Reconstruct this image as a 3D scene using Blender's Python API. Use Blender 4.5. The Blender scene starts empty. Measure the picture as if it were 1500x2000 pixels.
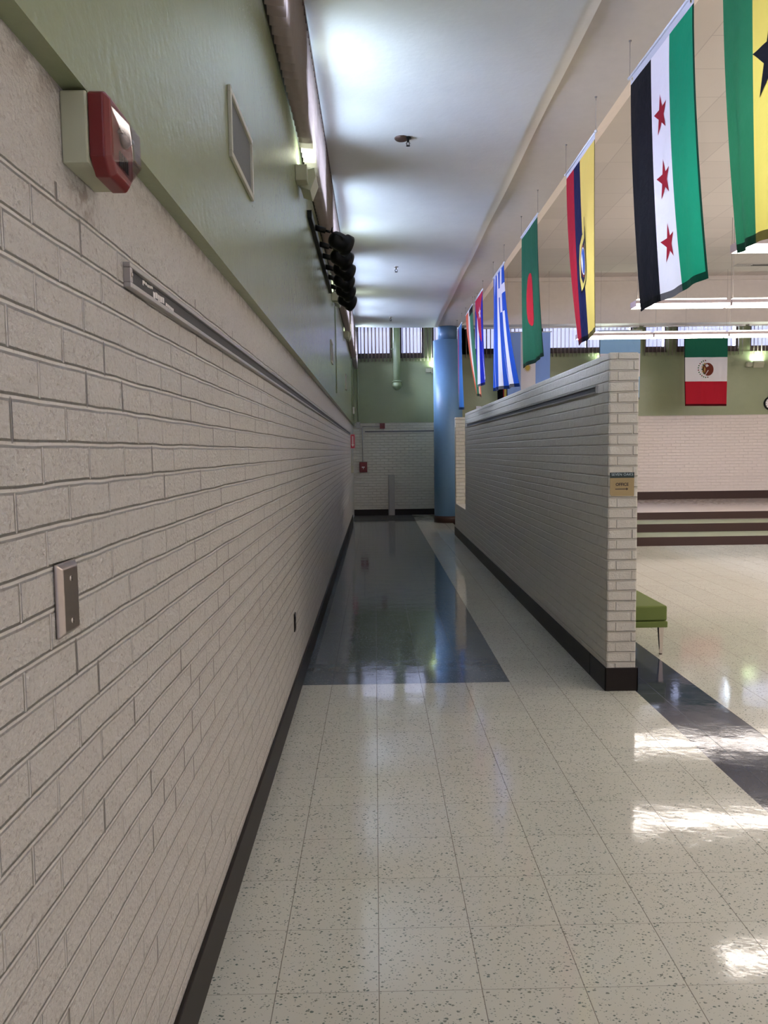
import bpy, bmesh, math, random
from mathutils import Vector, Matrix
random.seed(7)
C = bpy.context.scene
COL = C.collection

# ------------------------------------------------------------------ camera, world, exposure
F_PX, PITCH, YAW, ROLL, EYE = 1520.0, 0.0778508, 0.0106794, -0.0132523, 1.59097
cam = bpy.data.objects.new('camera', bpy.data.cameras.new('camera')); COL.objects.link(cam)
cy, sy, cp, sp = math.cos(YAW), math.sin(YAW), math.cos(PITCH), math.sin(PITCH)
fw = Vector((sy*cp, cy*cp, -sp)); rt = Vector((cy, -sy, 0)); up = rt.cross(fw)
cr, sr = math.cos(ROLL), math.sin(ROLL)
r2 = cr*rt + sr*up; u2 = -sr*rt + cr*up
cam.matrix_world = Matrix(((r2.x, u2.x, -fw.x, 0), (r2.y, u2.y, -fw.y, 0), (r2.z, u2.z, -fw.z, EYE), (0, 0, 0, 1)))
cam.data.sensor_fit = 'HORIZONTAL'; cam.data.sensor_width = 36.0
cam.data.lens = 36.0*F_PX/1500.0; cam.data.clip_start = 0.02; cam.data.clip_end = 200
C.camera = cam

SKY_STRENGTH = 0.72
LAMP_STRENGTH = 10.0
SCONCE_POWER = 1.6
SIDE_GAIN = 58.0             # gain added to the unseen sky and ground on the left, to brighten the corridor
w = bpy.data.worlds.new('sky'); C.world = w; w.use_nodes = True
wn = w.node_tree; wn.nodes.clear()
bg = wn.nodes.new('ShaderNodeBackground'); wo = wn.nodes.new('ShaderNodeOutputWorld')
tc = wn.nodes.new('ShaderNodeTexCoord'); sx = wn.nodes.new('ShaderNodeSeparateXYZ'); rp = wn.nodes.new('ShaderNodeValToRGB')
mr = wn.nodes.new('ShaderNodeMapRange'); mr.inputs[1].default_value = -1; mr.inputs[2].default_value = 1
wn.links.new(tc.outputs['Generated'], sx.inputs[0]); wn.links.new(sx.outputs['Z'], mr.inputs[0])
wn.links.new(mr.outputs[0], rp.inputs[0]); wn.links.new(rp.outputs[0], bg.inputs[0]); wn.links.new(bg.outputs[0], wo.inputs[0])
rp.color_ramp.elements[0].color = (0.34, 0.42, 0.46, 1); rp.color_ramp.elements[0].position = 0.3
rp.color_ramp.elements[1].color = (0.56, 0.60, 0.98, 1); rp.color_ramp.elements[1].position = 0.58
rp.color_ramp.elements[0].color = (0.42, 0.56, 0.72, 1)
el = rp.color_ramp.elements.new(0.70); el.color = (1.7, 1.95, 2.6, 1)
wm = wn.nodes.new('ShaderNodeMath'); wm.operation = 'MULTIPLY'; wm.inputs[1].default_value = -1.0; wn.links.new(sx.outputs['X'], wm.inputs[0])
wa = wn.nodes.new('ShaderNodeMapRange'); wa.interpolation_type = 'SMOOTHSTEP'
wa.inputs[1].default_value = 0.05; wa.inputs[2].default_value = 0.7; wa.inputs[3].default_value = SKY_STRENGTH; wa.inputs[4].default_value = SKY_STRENGTH*SIDE_GAIN
wn.links.new(wm.outputs[0], wa.inputs[0]); wn.links.new(wa.outputs[0], bg.inputs[1])
vs = C.view_settings
vs.view_transform = 'Standard'; vs.look = 'None'; vs.exposure = 1.0; vs.gamma = 1.0; vs.use_curve_mapping = False

# ------------------------------------------------------------------ key measures (metres)
T = 0.3048
FX0, FY0 = -0.010, 5.230          # a crossing of the floor-tile grid
XL, XG = -0.53, -0.49             # brick face and green face of the left wall
ZLEDGE, ZSILL, ZC = 2.22, 3.70, 4.29
XCR, XSO = 1.40, 1.92             # crease and outer edge of the smooth soffit
ZT = 5.24                         # tile ceiling
YB, YR = 19.3, 17.4               # back of the corridor, back of the stage
YF = -4.0
XRIGHT = 12.5
PX0, PX1, PY0, PY1 = 1.5, 1.695, 5.0, 12.96
STAGE = 0.43

def portal(loc, rot, sx_, sy_):
    l = bpy.data.lights.new('window_portal', 'AREA'); l.shape = 'RECTANGLE'; l.size = sx_; l.size_y = sy_
    l.cycles.is_portal = True
    o = bpy.data.objects.new('window_portal', l); COL.objects.link(o); o.location = loc; o.rotation_euler = rot
LEFT_WINDOWS = [(-2.9 + 2.95*k - 0.95, -2.9 + 2.95*k + 0.95) for k in range(8)]
for a, b in LEFT_WINDOWS:
    portal((-0.70, (a+b)/2, 4.0), (0, math.radians(-90), 0), 0.55, b-a)

# ------------------------------------------------------------------ material helpers
def new_mat(name):
    m = bpy.data.materials.new(name); m.use_nodes = True
    nt = m.node_tree; nt.nodes.clear()
    out = nt.nodes.new('ShaderNodeOutputMaterial')
    b = nt.nodes.new('ShaderNodeBsdfPrincipled'); nt.links.new(b.outputs[0], out.inputs[0])
    return m, nt, b, out
def mth(nt, op, a, b=None, c=None, clamp=False):
    n = nt.nodes.new('ShaderNodeMath'); n.operation = op; n.use_clamp = clamp
    for i, v in enumerate((a, b, c)):
        if v is None: continue
        if isinstance(v, (int, float)): n.inputs[i].default_value = v
        else: nt.links.new(v, n.inputs[i])
    return n.outputs[0]
def mixc(nt, f, a, b):
    n = nt.nodes.new('ShaderNodeMix'); n.data_type = 'RGBA'
    for s, v in ((n.inputs[0], f), (n.inputs[6], a), (n.inputs[7], b)):
        if isinstance(v, (int, float)): s.default_value = v
        elif isinstance(v, tuple): s.default_value = (v[0], v[1], v[2], 1)
        else: nt.links.new(v, s)
    return n.outputs[2]
def noise(nt, vec, scale, detail=2.0, rough=0.5):
    n = nt.nodes.new('ShaderNodeTexNoise'); n.inputs['Scale'].default_value = scale
    n.inputs['Detail'].default_value = detail; n.inputs['Roughness'].default_value = rough
    nt.links.new(vec, n.inputs['Vector']); return n.outputs['Fac']
def smooth(nt, v, a, b):
    n = nt.nodes.new('ShaderNodeMapRange'); n.interpolation_type = 'SMOOTHSTEP'
    nt.links.new(v, n.inputs[0]); n.inputs[1].default_value = a; n.inputs[2].default_value = b
    return n.outputs[0]
def worldpos(nt):
    g = nt.nodes.new('ShaderNodeNewGeometry'); s = nt.nodes.new('ShaderNodeSeparateXYZ')
    nt.links.new(g.outputs['Position'], s.inputs[0]); return g, s
def bump(nt, b, h, dist=1.0, strength=1.0):
    n = nt.nodes.new('ShaderNodeBump'); n.inputs['Distance'].default_value = dist; n.inputs['Strength'].default_value = strength
    nt.links.new(h, n.inputs['Height']); nt.links.new(n.outputs[0], b.inputs['Normal'])

def plain(name, col, rough=0.5, metal=0.0, var=0.06, bmp=0.0, bscale=60, spec=0.5):
    m, nt, b, _ = new_mat(name); g, s = worldpos(nt)
    n = noise(nt, g.outputs['Position'], bscale*0.2, 3)
    c2 = tuple(min(1, c*(1+var)) for c in col); c1 = tuple(c*(1-var) for c in col)
    nt.links.new(mixc(nt, n, c1, c2), b.inputs['Base Color'])
    b.inputs['Roughness'].default_value = rough; b.inputs['Metallic'].default_value = metal
    b.inputs['Specular IOR Level'].default_value = spec
    if bmp: bump(nt, b, noise(nt, g.outputs['Position'], bscale, 3), bmp)
    return m

def emit(name, col, strength):
    m, nt, b, out = new_mat(name); nt.nodes.remove(b)
    e = nt.nodes.new('ShaderNodeEmission'); e.inputs[0].default_value = (*col, 1); e.inputs[1].default_value = strength
    nt.links.new(e.outputs[0], out.inputs[0]); return m

def brick_mat(name, col, dark, rough=0.42, joint=0.006, grain=0.0022, stain_topdark=False, pit=0.5, cap=9.0, fade=False, crk=0.0):
    m, nt, b, _ = new_mat(name); g, s = worldpos(nt)
    nrm = nt.nodes.new('ShaderNodeSeparateXYZ'); nt.links.new(g.outputs['True Normal'], nrm.inputs[0])
    ny = mth(nt, 'GREATER_THAN', mth(nt, 'ABSOLUTE', nrm.outputs['Y']), 0.5)
    u = mth(nt, 'ADD', mth(nt, 'MULTIPLY', s.outputs['X'], ny), mth(nt, 'MULTIPLY', s.outputs['Y'], mth(nt, 'SUBTRACT', 1.0, ny)))
    wob = mth(nt, 'MULTIPLY', mth(nt, 'SUBTRACT', noise(nt, g.outputs['Position'], 5.0, 2), 0.5), 0.008)
    z = mth(nt, 'ADD', s.outputs['Z'], wob)
    H, L = 0.0677, 0.2032
    zr = mth(nt, 'DIVIDE', mth(nt, 'SUBTRACT', z, 0.0532-H*4), H)
    row = mth(nt, 'FLOOR', zr); fz = mth(nt, 'FRACT', zr)
    off = mth(nt, 'MULTIPLY', mth(nt, 'MODULO', row, 2.0), 0.5)
    uu = mth(nt, 'ADD', mth(nt, 'DIVIDE', mth(nt, 'SUBTRACT', u, 0.032), L), mth(nt, 'ADD', off, 200.0))
    uw = mth(nt, 'ADD', uu, mth(nt, 'MULTIPLY', wob, 3.0))
    fu = mth(nt, 'FRACT', uw); cu = mth(nt, 'FLOOR', mth(nt, 'ADD', uw, 0.5))
    ez = mth(nt, 'MULTIPLY', mth(nt, 'MINIMUM', fz, mth(nt, 'SUBTRACT', 1.0, fz)), H)
    eu = mth(nt, 'MULTIPLY', mth(nt, 'MINIMUM', fu, mth(nt, 'SUBTRACT', 1.0, fu)), L)
    bed = mth(nt, 'SUBTRACT', 1.0, smooth(nt, ez, 0.002, 0.0075))
    head = mth(nt, 'SUBTRACT', 1.0, smooth(nt, eu, 0.0012, 0.0058))
    wn_ = nt.nodes.new('ShaderNodeTexWhiteNoise'); wn_.noise_dimensions = '2D'
    cv = nt.nodes.new('ShaderNodeCombineXYZ'); nt.links.new(cu, cv.inputs[0]); nt.links.new(row, cv.inputs[1])
    nt.links.new(cv.outputs[0], wn_.inputs['Vector'])
    hd = mth(nt, 'MULTIPLY', head, mth(nt, 'ADD', 0.35, mth(nt, 'MULTIPLY', wn_.outputs['Value'], 0.75)))
    low = mth(nt, 'LESS_THAN', s.outputs['Z'], cap)             # the top band is a plain bond beam
    jt = mth(nt, 'MULTIPLY', mth(nt, 'MAXIMUM', bed, hd), low)
    st = nt.nodes.new('ShaderNodeMapping'); st.inputs['Scale'].default_value = (1, 0.8, 1)
    nt.links.new(g.outputs['Position'], st.inputs[0])
    n1 = noise(nt, st.outputs[0], 95, 4, 0.7); n2 = noise(nt, st.outputs[0], 18, 3)
    v = nt.nodes.new('ShaderNodeTexVoronoi'); v.inputs['Scale'].default_value = 110; nt.links.new(st.outputs[0], v.inputs['Vector'])
    pits = mth(nt, 'SUBTRACT', 1.0, smooth(nt, n1, 0.30, 0.46))
    h = mth(nt, 'MULTIPLY', jt, -joint)
    if fade: h = mth(nt, 'MULTIPLY', h, mth(nt, 'ADD', 0.30, mth(nt, 'MULTIPLY', smooth(nt, s.outputs['Z'], 0.25, 1.25), 0.70)))   # thicker paint low down
    rel = mth(nt, 'MULTIPLY', mth(nt, 'SUBTRACT', 1.0, jt), grain)
    h = mth(nt, 'ADD', h, mth(nt, 'MULTIPLY', mth(nt, 'ADD', n1, mth(nt, 'MULTIPLY', v.outputs['Distance'], 0.5)), rel))
    h = mth(nt, 'ADD', h, mth(nt, 'MULTIPLY', n2, 0.003))
    bump(nt, b, h)
    c = mixc(nt, n2, tuple(k*0.93 for k in col), tuple(min(1, k*1.05) for k in col))
    c = mixc(nt, mth(nt, 'MULTIPLY', pits, pit), c, dark)
    crack = mth(nt, 'MULTIPLY', mth(nt, 'MULTIPLY', head, low), mth(nt, 'GREATER_THAN', wn_.outputs['Value'], 0.72))
    c = mixc(nt, mth(nt, 'MULTIPLY', crack, crk), c, tuple(k*0.45 for k in dark))
    if stain_topdark:
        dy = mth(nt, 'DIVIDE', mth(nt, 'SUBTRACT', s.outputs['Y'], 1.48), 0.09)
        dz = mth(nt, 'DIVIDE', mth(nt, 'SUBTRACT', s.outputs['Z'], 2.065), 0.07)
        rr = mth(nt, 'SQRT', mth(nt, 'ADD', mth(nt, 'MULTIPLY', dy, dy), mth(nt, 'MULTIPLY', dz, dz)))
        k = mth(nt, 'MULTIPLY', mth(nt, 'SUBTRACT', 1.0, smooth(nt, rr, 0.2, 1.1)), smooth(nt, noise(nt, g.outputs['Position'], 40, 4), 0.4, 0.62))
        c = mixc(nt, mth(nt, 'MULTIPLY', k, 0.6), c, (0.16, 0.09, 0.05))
        k2 = mth(nt, 'MULTIPLY', smooth(nt, s.outputs['Z'], 2.15, 2.215), smooth(nt, noise(nt, g.outputs['Position'], 25, 4), 0.42, 0.6))  # blotchy darkening towards the top of the brick
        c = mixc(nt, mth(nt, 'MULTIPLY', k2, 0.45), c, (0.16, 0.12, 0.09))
    nt.links.new(c, b.inputs['Base Color'])
    b.inputs['Roughness'].default_value = rough
    return m

def floor_mat():
    m, nt, b, _ = new_mat('floor_tile'); g, s = worldpos(nt); P = g.outputs['Position']
    X, Y = s.outputs['X'], s.outputs['Y']
    tx = mth(nt, 'ADD', mth(nt, 'DIVIDE', mth(nt, 'SUBTRACT', X, FX0), T), 100.0)
    ty = mth(nt, 'ADD', mth(nt, 'DIVIDE', mth(nt, 'SUBTRACT', Y, FY0), T), 100.0)
    fx, fy = mth(nt, 'FRACT', tx), mth(nt, 'FRACT', ty)
    ex = mth(nt, 'MULTIPLY', mth(nt, 'MINIMUM', fx, mth(nt, 'SUBTRACT', 1.0, fx)), T)
    ey = mth(nt, 'MULTIPLY', mth(nt, 'MINIMUM', fy, mth(nt, 'SUBTRACT', 1.0, fy)), T)
    lx = mth(nt, 'SUBTRACT', 1.0, smooth(nt, ex, 0.0007, 0.0019))
    ly = mth(nt, 'SUBTRACT', 1.0, smooth(nt, ey, 0.0004, 0.0014))
    line = mth(nt, 'MAXIMUM', lx, mth(nt, 'MULTIPLY', ly, 0.75))
    wn_ = nt.nodes.new('ShaderNodeTexWhiteNoise'); wn_.noise_dimensions = '2D'
    cv = nt.nodes.new('ShaderNodeCombineXYZ'); nt.links.new(mth(nt, 'FLOOR', tx), cv.inputs[0]); nt.links.new(mth(nt, 'FLOOR', ty), cv.inputs[1])
    nt.links.new(cv.outputs[0], wn_.inputs['Vector']); tone = wn_.outputs['Value']
    def chips(scale, thr, keep, ang):
        mp = nt.nodes.new('ShaderNodeMapping'); mp.inputs['Rotation'].default_value = (0, 0, ang); mp.inputs['Scale'].default_value = (1, 1.5, 0)
        ad = nt.nodes.new('ShaderNodeVectorMath'); ad.operation = 'ADD'
        nz = nt.nodes.new('ShaderNodeTexNoise'); nz.inputs['Scale'].default_value = 120; nt.links.new(P, nz.inputs['Vector'])
        sc = nt.nodes.new('ShaderNodeVectorMath'); sc.operation = 'SCALE'; sc.inputs['Scale'].default_value = 0.007
        nt.links.new(nz.outputs['Color'], sc.inputs[0]); nt.links.new(P, ad.inputs[0]); nt.links.new(sc.outputs[0], ad.inputs[1])
        nt.links.new(ad.outputs[0], mp.inputs[0])
        v = nt.nodes.new('ShaderNodeTexVoronoi'); v.inputs['Scale'].default_value = scale; nt.links.new(mp.outputs[0], v.inputs['Vector'])
        sp_ = nt.nodes.new('ShaderNodeSeparateColor'); nt.links.new(v.outputs['Color'], sp_.inputs[0])
        size = mth(nt, 'MULTIPLY', sp_.outputs[1], thr)
        return mth(nt, 'MULTIPLY', mth(nt, 'LESS_THAN', v.outputs['Distance'], size), mth(nt, 'LESS_THAN', sp_.outputs[0], keep)), sp_.outputs[2]
    k1, r1 = chips(75, 0.42, 0.55, 0.5); k2, r2_ = chips(130, 0.42, 0.5, -0.7)
    white = mixc(nt, tone, (0.535, 0.53, 0.455), (0.56, 0.555, 0.475))
    white = mixc(nt, mth(nt, 'MULTIPLY', smooth(nt, noise(nt, P, 2.2, 3), 0.45, 0.7), 0.18), white, (0.54, 0.50, 0.43))
    chipc = mixc(nt, r1, (0.07, 0.11, 0.105), (0.16, 0.17, 0.14))
    white = mixc(nt, mth(nt, 'MULTIPLY', k1, 0.85), white, chipc)
    white = mixc(nt, mth(nt, 'MULTIPLY', k2, 0.7), white, (0.13, 0.16, 0.145))
    blue = mixc(nt, noise(nt, P, 9, 4), (0.075, 0.092, 0.104), (0.105, 0.124, 0.136))
    blue = mixc(nt, mth(nt, 'MULTIPLY', k1, 0.6), blue, (0.30, 0.33, 0.32))
    blue = mixc(nt, mth(nt, 'MULTIPLY', k2, 0.5), blue, (0.22, 0.25, 0.26))
    navy = mixc(nt, noise(nt, P, 14, 5, 0.7), (0.018, 0.026, 0.060), (0.050, 0.058, 0.085))
    navy = mixc(nt, mth(nt, 'MULTIPLY', k2, 0.25), navy, (0.15, 0.16, 0.18))
    def between(v, a, b_): return mth(nt, 'MULTIPLY', mth(nt, 'GREATER_THAN', v, a), mth(nt, 'LESS_THAN', v, b_))
    band = mth(nt, 'MULTIPLY', mth(nt, 'LESS_THAN', X, FX0+3*T), mth(nt, 'GREATER_THAN', Y, FY0))
    stripe = between(X, 1.69, FX0+7*T)
    c = mixc(nt, band, white, blue); c = mixc(nt, stripe, c, navy)
    ln = mixc(nt, mth(nt, 'MAXIMUM', band, stripe), (0.16, 0.14, 0.115), (0.09, 0.10, 0.11))
    c = mixc(nt, mth(nt, 'MULTIPLY', line, 0.85), c, ln)
    nt.links.new(c, b.inputs['Base Color'])
    b.inputs['Roughness'].default_value = 0.16
    rr = mth(nt, 'ADD', 0.03, mth(nt, 'MULTIPLY', noise(nt, P, 6, 4), 0.09)); nt.links.new(rr, b.inputs['Roughness'])
    h = mth(nt, 'ADD', mth(nt, 'MULTIPLY', noise(nt, P, 5, 2), 0.0010), mth(nt, 'MULTIPLY', noise(nt, P, 40, 2), 0.00016))
    h = mth(nt, 'ADD', h, mth(nt, 'MULTIPLY', line, -0.0006))
    bump(nt, b, h)
    return m

def tileceil_mat():
    m, nt, b, _ = new_mat('ceiling_tile'); g, s = worldpos(nt)
    M = 0.6096
    tx = mth(nt, 'ADD', mth(nt, 'DIVIDE', mth(nt, 'SUBTRACT', s.outputs['X'], 3.05), M), 50.0)
    ty = mth(nt, 'ADD', mth(nt, 'DIVIDE', mth(nt, 'SUBTRACT', s.outputs['Y'], 16.95), M), 50.0)
    fx, fy = mth(nt, 'FRACT', tx), mth(nt, 'FRACT', ty)
    ex = mth(nt, 'MULTIPLY', mth(nt, 'MINIMUM', fx, mth(nt, 'SUBTRACT', 1.0, fx)), M)
    ey = mth(nt, 'MULTIPLY', mth(nt, 'MINIMUM', fy, mth(nt, 'SUBTRACT', 1.0, fy)), M)
    d = mth(nt, 'MINIMUM', ex, ey)
    line = mth(nt, 'MULTIPLY', mth(nt, 'SUBTRACT', 1.0, smooth(nt, d, 0.003, 0.009)), mth(nt, 'GREATER_THAN', s.outputs['X'], 3.045))
    wn_ = nt.nodes.new('ShaderNodeTexWhiteNoise'); wn_.noise_dimensions = '2D'
    cv = nt.nodes.new('ShaderNodeCombineXYZ'); nt.links.new(mth(nt, 'FLOOR', tx), cv.inputs[0]); nt.links.new(mth(nt, 'FLOOR', ty), cv.inputs[1])
    nt.links.new(cv.outputs[0], wn_.inputs['Vector'])
    c = mixc(nt, wn_.outputs['Value'], (0.50, 0.455, 0.41), (0.55, 0.50, 0.45))
    c = mixc(nt, mth(nt, 'MULTIPLY', line, 0.45), c, (0.30, 0.26, 0.24))
    nt.links.new(c, b.inputs['Base Color']); b.inputs['Roughness'].default_value = 0.85
    bump(nt, b, mth(nt, 'MULTIPLY', noise(nt, g.outputs['Position'], 90, 3), 0.0015))
    return m

def glass_mat(name, tint=(0.97, 0.97, 1.0), refl=0.08, fres=0.8):
    m, nt, b, out = new_mat(name); nt.nodes.remove(b)
    t = nt.nodes.new('ShaderNodeBsdfTransparent'); t.inputs[0].default_value = (*tint, 1)
    gl = nt.nodes.new('ShaderNodeBsdfGlossy'); gl.inputs['Roughness'].default_value = 0.05
    fr = nt.nodes.new('ShaderNodeFresnel'); fr.inputs[0].default_value = 1.45
    g, s = worldpos(nt)
    f = mth(nt, 'ADD', mth(nt, 'MULTIPLY', fr.outputs[0], fres), mth(nt, 'MULTIPLY', noise(nt, g.outputs['Position'], 20), refl))
    mx = nt.nodes.new('ShaderNodeMixShader'); nt.links.new(f, mx.inputs[0]); nt.links.new(t.outputs[0], mx.inputs[1]); nt.links.new(gl.outputs[0], mx.inputs[2])
    nt.links.new(mx.outputs[0], out.inputs[0]); return m

def cloth_shader(nt, out, b, colsock, trans=0.30, sheen=0.0):
    b.inputs['Roughness'].default_value = 0.6; b.inputs['Specular IOR Level'].default_value = 0.08
    tr = nt.nodes.new('ShaderNodeBsdfTranslucent')
    mx = nt.nodes.new('ShaderNodeMixShader'); mx.inputs[0].default_value = trans
    if isinstance(colsock, tuple):
        b.inputs['Base Color'].default_value = (*colsock, 1); tr.inputs[0].default_value = (*colsock, 1)
    else:
        nt.links.new(colsock, b.inputs['Base Color']); nt.links.new(colsock, tr.inputs[0])
    nt.links.new(b.outputs[0], mx.inputs[1]); nt.links.new(tr.outputs[0], mx.inputs[2]); nt.links.new(mx.outputs[0], out.inputs[0])

def flag_mat(name, stops, axis='u', sleeve=0.03, trans=0.25, custom=None):
    """stripes along u (across) or v (down); stops = [(pos, colour), ...]"""
    m, nt, b, out = new_mat(name)
    uv = nt.nodes.new('ShaderNodeUVMap'); s = nt.nodes.new('ShaderNodeSeparateXYZ'); nt.links.new(uv.outputs[0], s.inputs[0])
    U, V = s.outputs['X'], s.outputs['Y']
    r = nt.nodes.new('ShaderNodeValToRGB'); r.color_ramp.interpolation = 'CONSTANT'
    els = r.color_ramp.elements
    while len(els) < len(stops): els.new(0.5)
    for e, (p, c) in zip(els, stops): e.position = p; e.color = (*c, 1)
    nt.links.new(U if axis == 'u' else V, r.inputs[0]); c = r.outputs[0]
    if custom: c = custom(nt, U, V, c)
    hem_shade = mth(nt, 'MAXIMUM', mth(nt, 'GREATER_THAN', V, 0.972), mth(nt, 'LESS_THAN', U, 0.022))
    dk = mixc(nt, hem_shade, (1, 1, 1), (0.14, 0.14, 0.14))  # hem bands darkened in the colour: doubled cloth shaded against backlight
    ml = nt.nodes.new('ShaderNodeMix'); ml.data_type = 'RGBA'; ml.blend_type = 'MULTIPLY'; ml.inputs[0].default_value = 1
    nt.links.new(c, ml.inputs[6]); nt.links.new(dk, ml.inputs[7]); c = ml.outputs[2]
    if sleeve: c = mixc(nt, mth(nt, 'LESS_THAN', V, sleeve), c, (0.46, 0.47, 0.50))
    cloth_shader(nt, out, b, c, trans)
    g = nt.nodes.new('ShaderNodeNewGeometry')
    bump(nt, b, noise(nt, g.outputs['Position'], 14, 3), 0.006)
    return m
def cloth_mat(name, col, trans=0.2):
    m, nt, b, out = new_mat(name)
    g, s = worldpos(nt); c = mixc(nt, noise(nt, g.outputs['Position'], 120, 2), tuple(k*0.93 for k in col), col)
    cloth_shader(nt, out, b, c, trans); return m

M = {}
M['brick'] = brick_mat('painted_brick', (0.545, 0.515, 0.47), (0.27, 0.225, 0.19), stain_topdark=True, joint=0.0075, grain=0.0075, pit=0.5, cap=2.05, fade=True, crk=0.75)
M['brick2'] = brick_mat('painted_brick_smoother', (0.57, 0.535, 0.45), (0.34, 0.30, 0.26), joint=0.012, grain=0.0026, pit=0.18, rough=0.38)
M['brick3'] = brick_mat('painted_brick_hall', (0.655, 0.585, 0.52), (0.45, 0.38, 0.33), joint=0.004, grain=0.0012, pit=0.1, rough=0.5)
M['green'] = plain('green_gloss_paint', (0.235, 0.265, 0.145), rough=0.27, bmp=0.002, bscale=28)
M['ceiling'] = plain('white_gloss_paint', (0.63, 0.62, 0.60), rough=0.48, bmp=0.002, bscale=22)
M['soffit'] = plain('beige_paint', (0.58, 0.52, 0.465), rough=0.6)
M['soffit_lit'] = plain('plaster_lit_edge', (0.76, 0.67, 0.61), rough=0.7)  # paler than the soffit: hall light on the chamfer put into the colour
M['tileceil'] = tileceil_mat()
M['floor'] = floor_mat()
M['vinyl'] = plain('brown_vinyl', (0.016, 0.012, 0.010), rough=0.45, spec=0.22)
M['vinyl2'] = plain('reddish_brown_vinyl', (0.040, 0.020, 0.016), rough=0.4, spec=0.3)
M['tread'] = plain('stair_tread', (0.28, 0.30, 0.20), rough=0.35)
M['stage'] = plain('stage_vinyl', (0.58, 0.50, 0.45), rough=0.14)
M['mat'] = plain('dark_entry_mat', (0.03, 0.028, 0.026), rough=0.6)
M['alu'] = plain('aluminium', (0.42, 0.40, 0.38), rough=0.38, metal=0.7)
M['cork'] = plain('dark_grey_insert', (0.075, 0.075, 0.08), rough=0.8, bmp=0.001, bscale=300)
M['steel'] = plain('brushed_steel', (0.42, 0.37, 0.34), rough=0.28, metal=1.0, bscale=400)
M['screw'] = plain('screw_metal', (0.55, 0.5, 0.45), rough=0.3, metal=1.0)
M['brown'] = plain('brown_window_frame', (0.050, 0.030, 0.024), rough=0.4)
M['bluecol'] = plain('blue_column_paint', (0.14, 0.27, 0.43), rough=0.38)
M['bluetop'] = plain('dark_blue_collar_paint', (0.085, 0.16, 0.26), rough=0.4)
M['cream'] = plain('cream_enamel', (0.42, 0.42, 0.29), rough=0.45)
M['white'] = plain('white_plastic', (0.62, 0.60, 0.56), rough=0.45)
M['red'] = plain('red_plastic', (0.16, 0.012, 0.012), rough=0.35)
M['redsign'] = plain('red_sign_enamel', (0.42, 0.02, 0.04), rough=0.4)
M['black'] = plain('black_enamel', (0.003, 0.003, 0.003), rough=0.38, spec=0.2)
M['hole'] = plain('dark_bronze_cover', (0.012, 0.008, 0.006), rough=0.6)
M['greenmetal'] = plain('green_painted_pipe', (0.25, 0.30, 0.17), rough=0.35)
M['greypaint'] = plain('grey_painted_metal', (0.36, 0.34, 0.31), rough=0.45)
M['vent'] = plain('vent_cream_frame', (0.47, 0.46, 0.37), rough=0.4)
M['mesh'] = plain('grey_vent_mesh', (0.15, 0.155, 0.16), rough=0.6, bmp=0.004, bscale=420)
M['gold'] = plain('gold_sign_plate', (0.34, 0.25, 0.115), rough=0.35, metal=0.25)
M['signgreen'] = plain('dark_green_sign_header', (0.006, 0.022, 0.022), rough=0.35)
M['ink'] = plain('black_ink', (0.012, 0.006, 0.006), rough=0.6)
M['paleink'] = plain('pale_lettering', (0.45, 0.55, 0.58), rough=0.5)
M['whiteink'] = plain('white_lettering', (0.8, 0.76, 0.74), rough=0.5)
M['benchg'] = plain('green_upholstery', (0.115, 0.155, 0.028), rough=0.75, bmp=0.0006, bscale=900)
M['chrome'] = plain('polished_leg_metal', (0.62, 0.56, 0.53), rough=0.22, metal=1.0)
M['rubber'] = plain('brown_rubber_foot', (0.06, 0.03, 0.02), rough=0.6)
M['housing'] = plain('lamp_housing', (0.55, 0.45, 0.43), rough=0.5)
M['lens'] = emit('fluorescent_lens', (1.0, 0.90, 0.82), LAMP_STRENGTH)
M['uplens'] = emit('fluorescent_upper_lens', (1.0, 0.90, 0.82), LAMP_STRENGTH*0.5)
M['upled'] = emit('uplight_lens', (0.82, 1.0, 0.86), 10.0)
M['wire'] = plain('thin_wire', (0.20, 0.18, 0.16), rough=0.5)
M['pole'] = plain('white_pole', (0.55, 0.56, 0.56), rough=0.4)
M['glass'] = glass_mat('window_glass')
M['clear'] = glass_mat('clear_polycarbonate', (0.93, 0.90, 0.90), 0.10, 0.25)
M['mirror'] = plain('reflector_chrome', (0.22, 0.21, 0.21), rough=0.3, metal=1.0)
m, nt, b, out = new_mat('blind_vane'); g, s = worldpos(nt)
cloth_shader(nt, out, b, mixc(nt, noise(nt, g.outputs['Position'], 40, 2), (0.34, 0.285, 0.245), (0.39, 0.33, 0.29)), 0.30); M['vane'] = m
M['paper'] = plain('printed_paper', (0.5, 0.5, 0.52), rough=0.5)
M['print'] = plain('purple_print', (0.06, 0.05, 0.14), rough=0.5)

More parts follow.
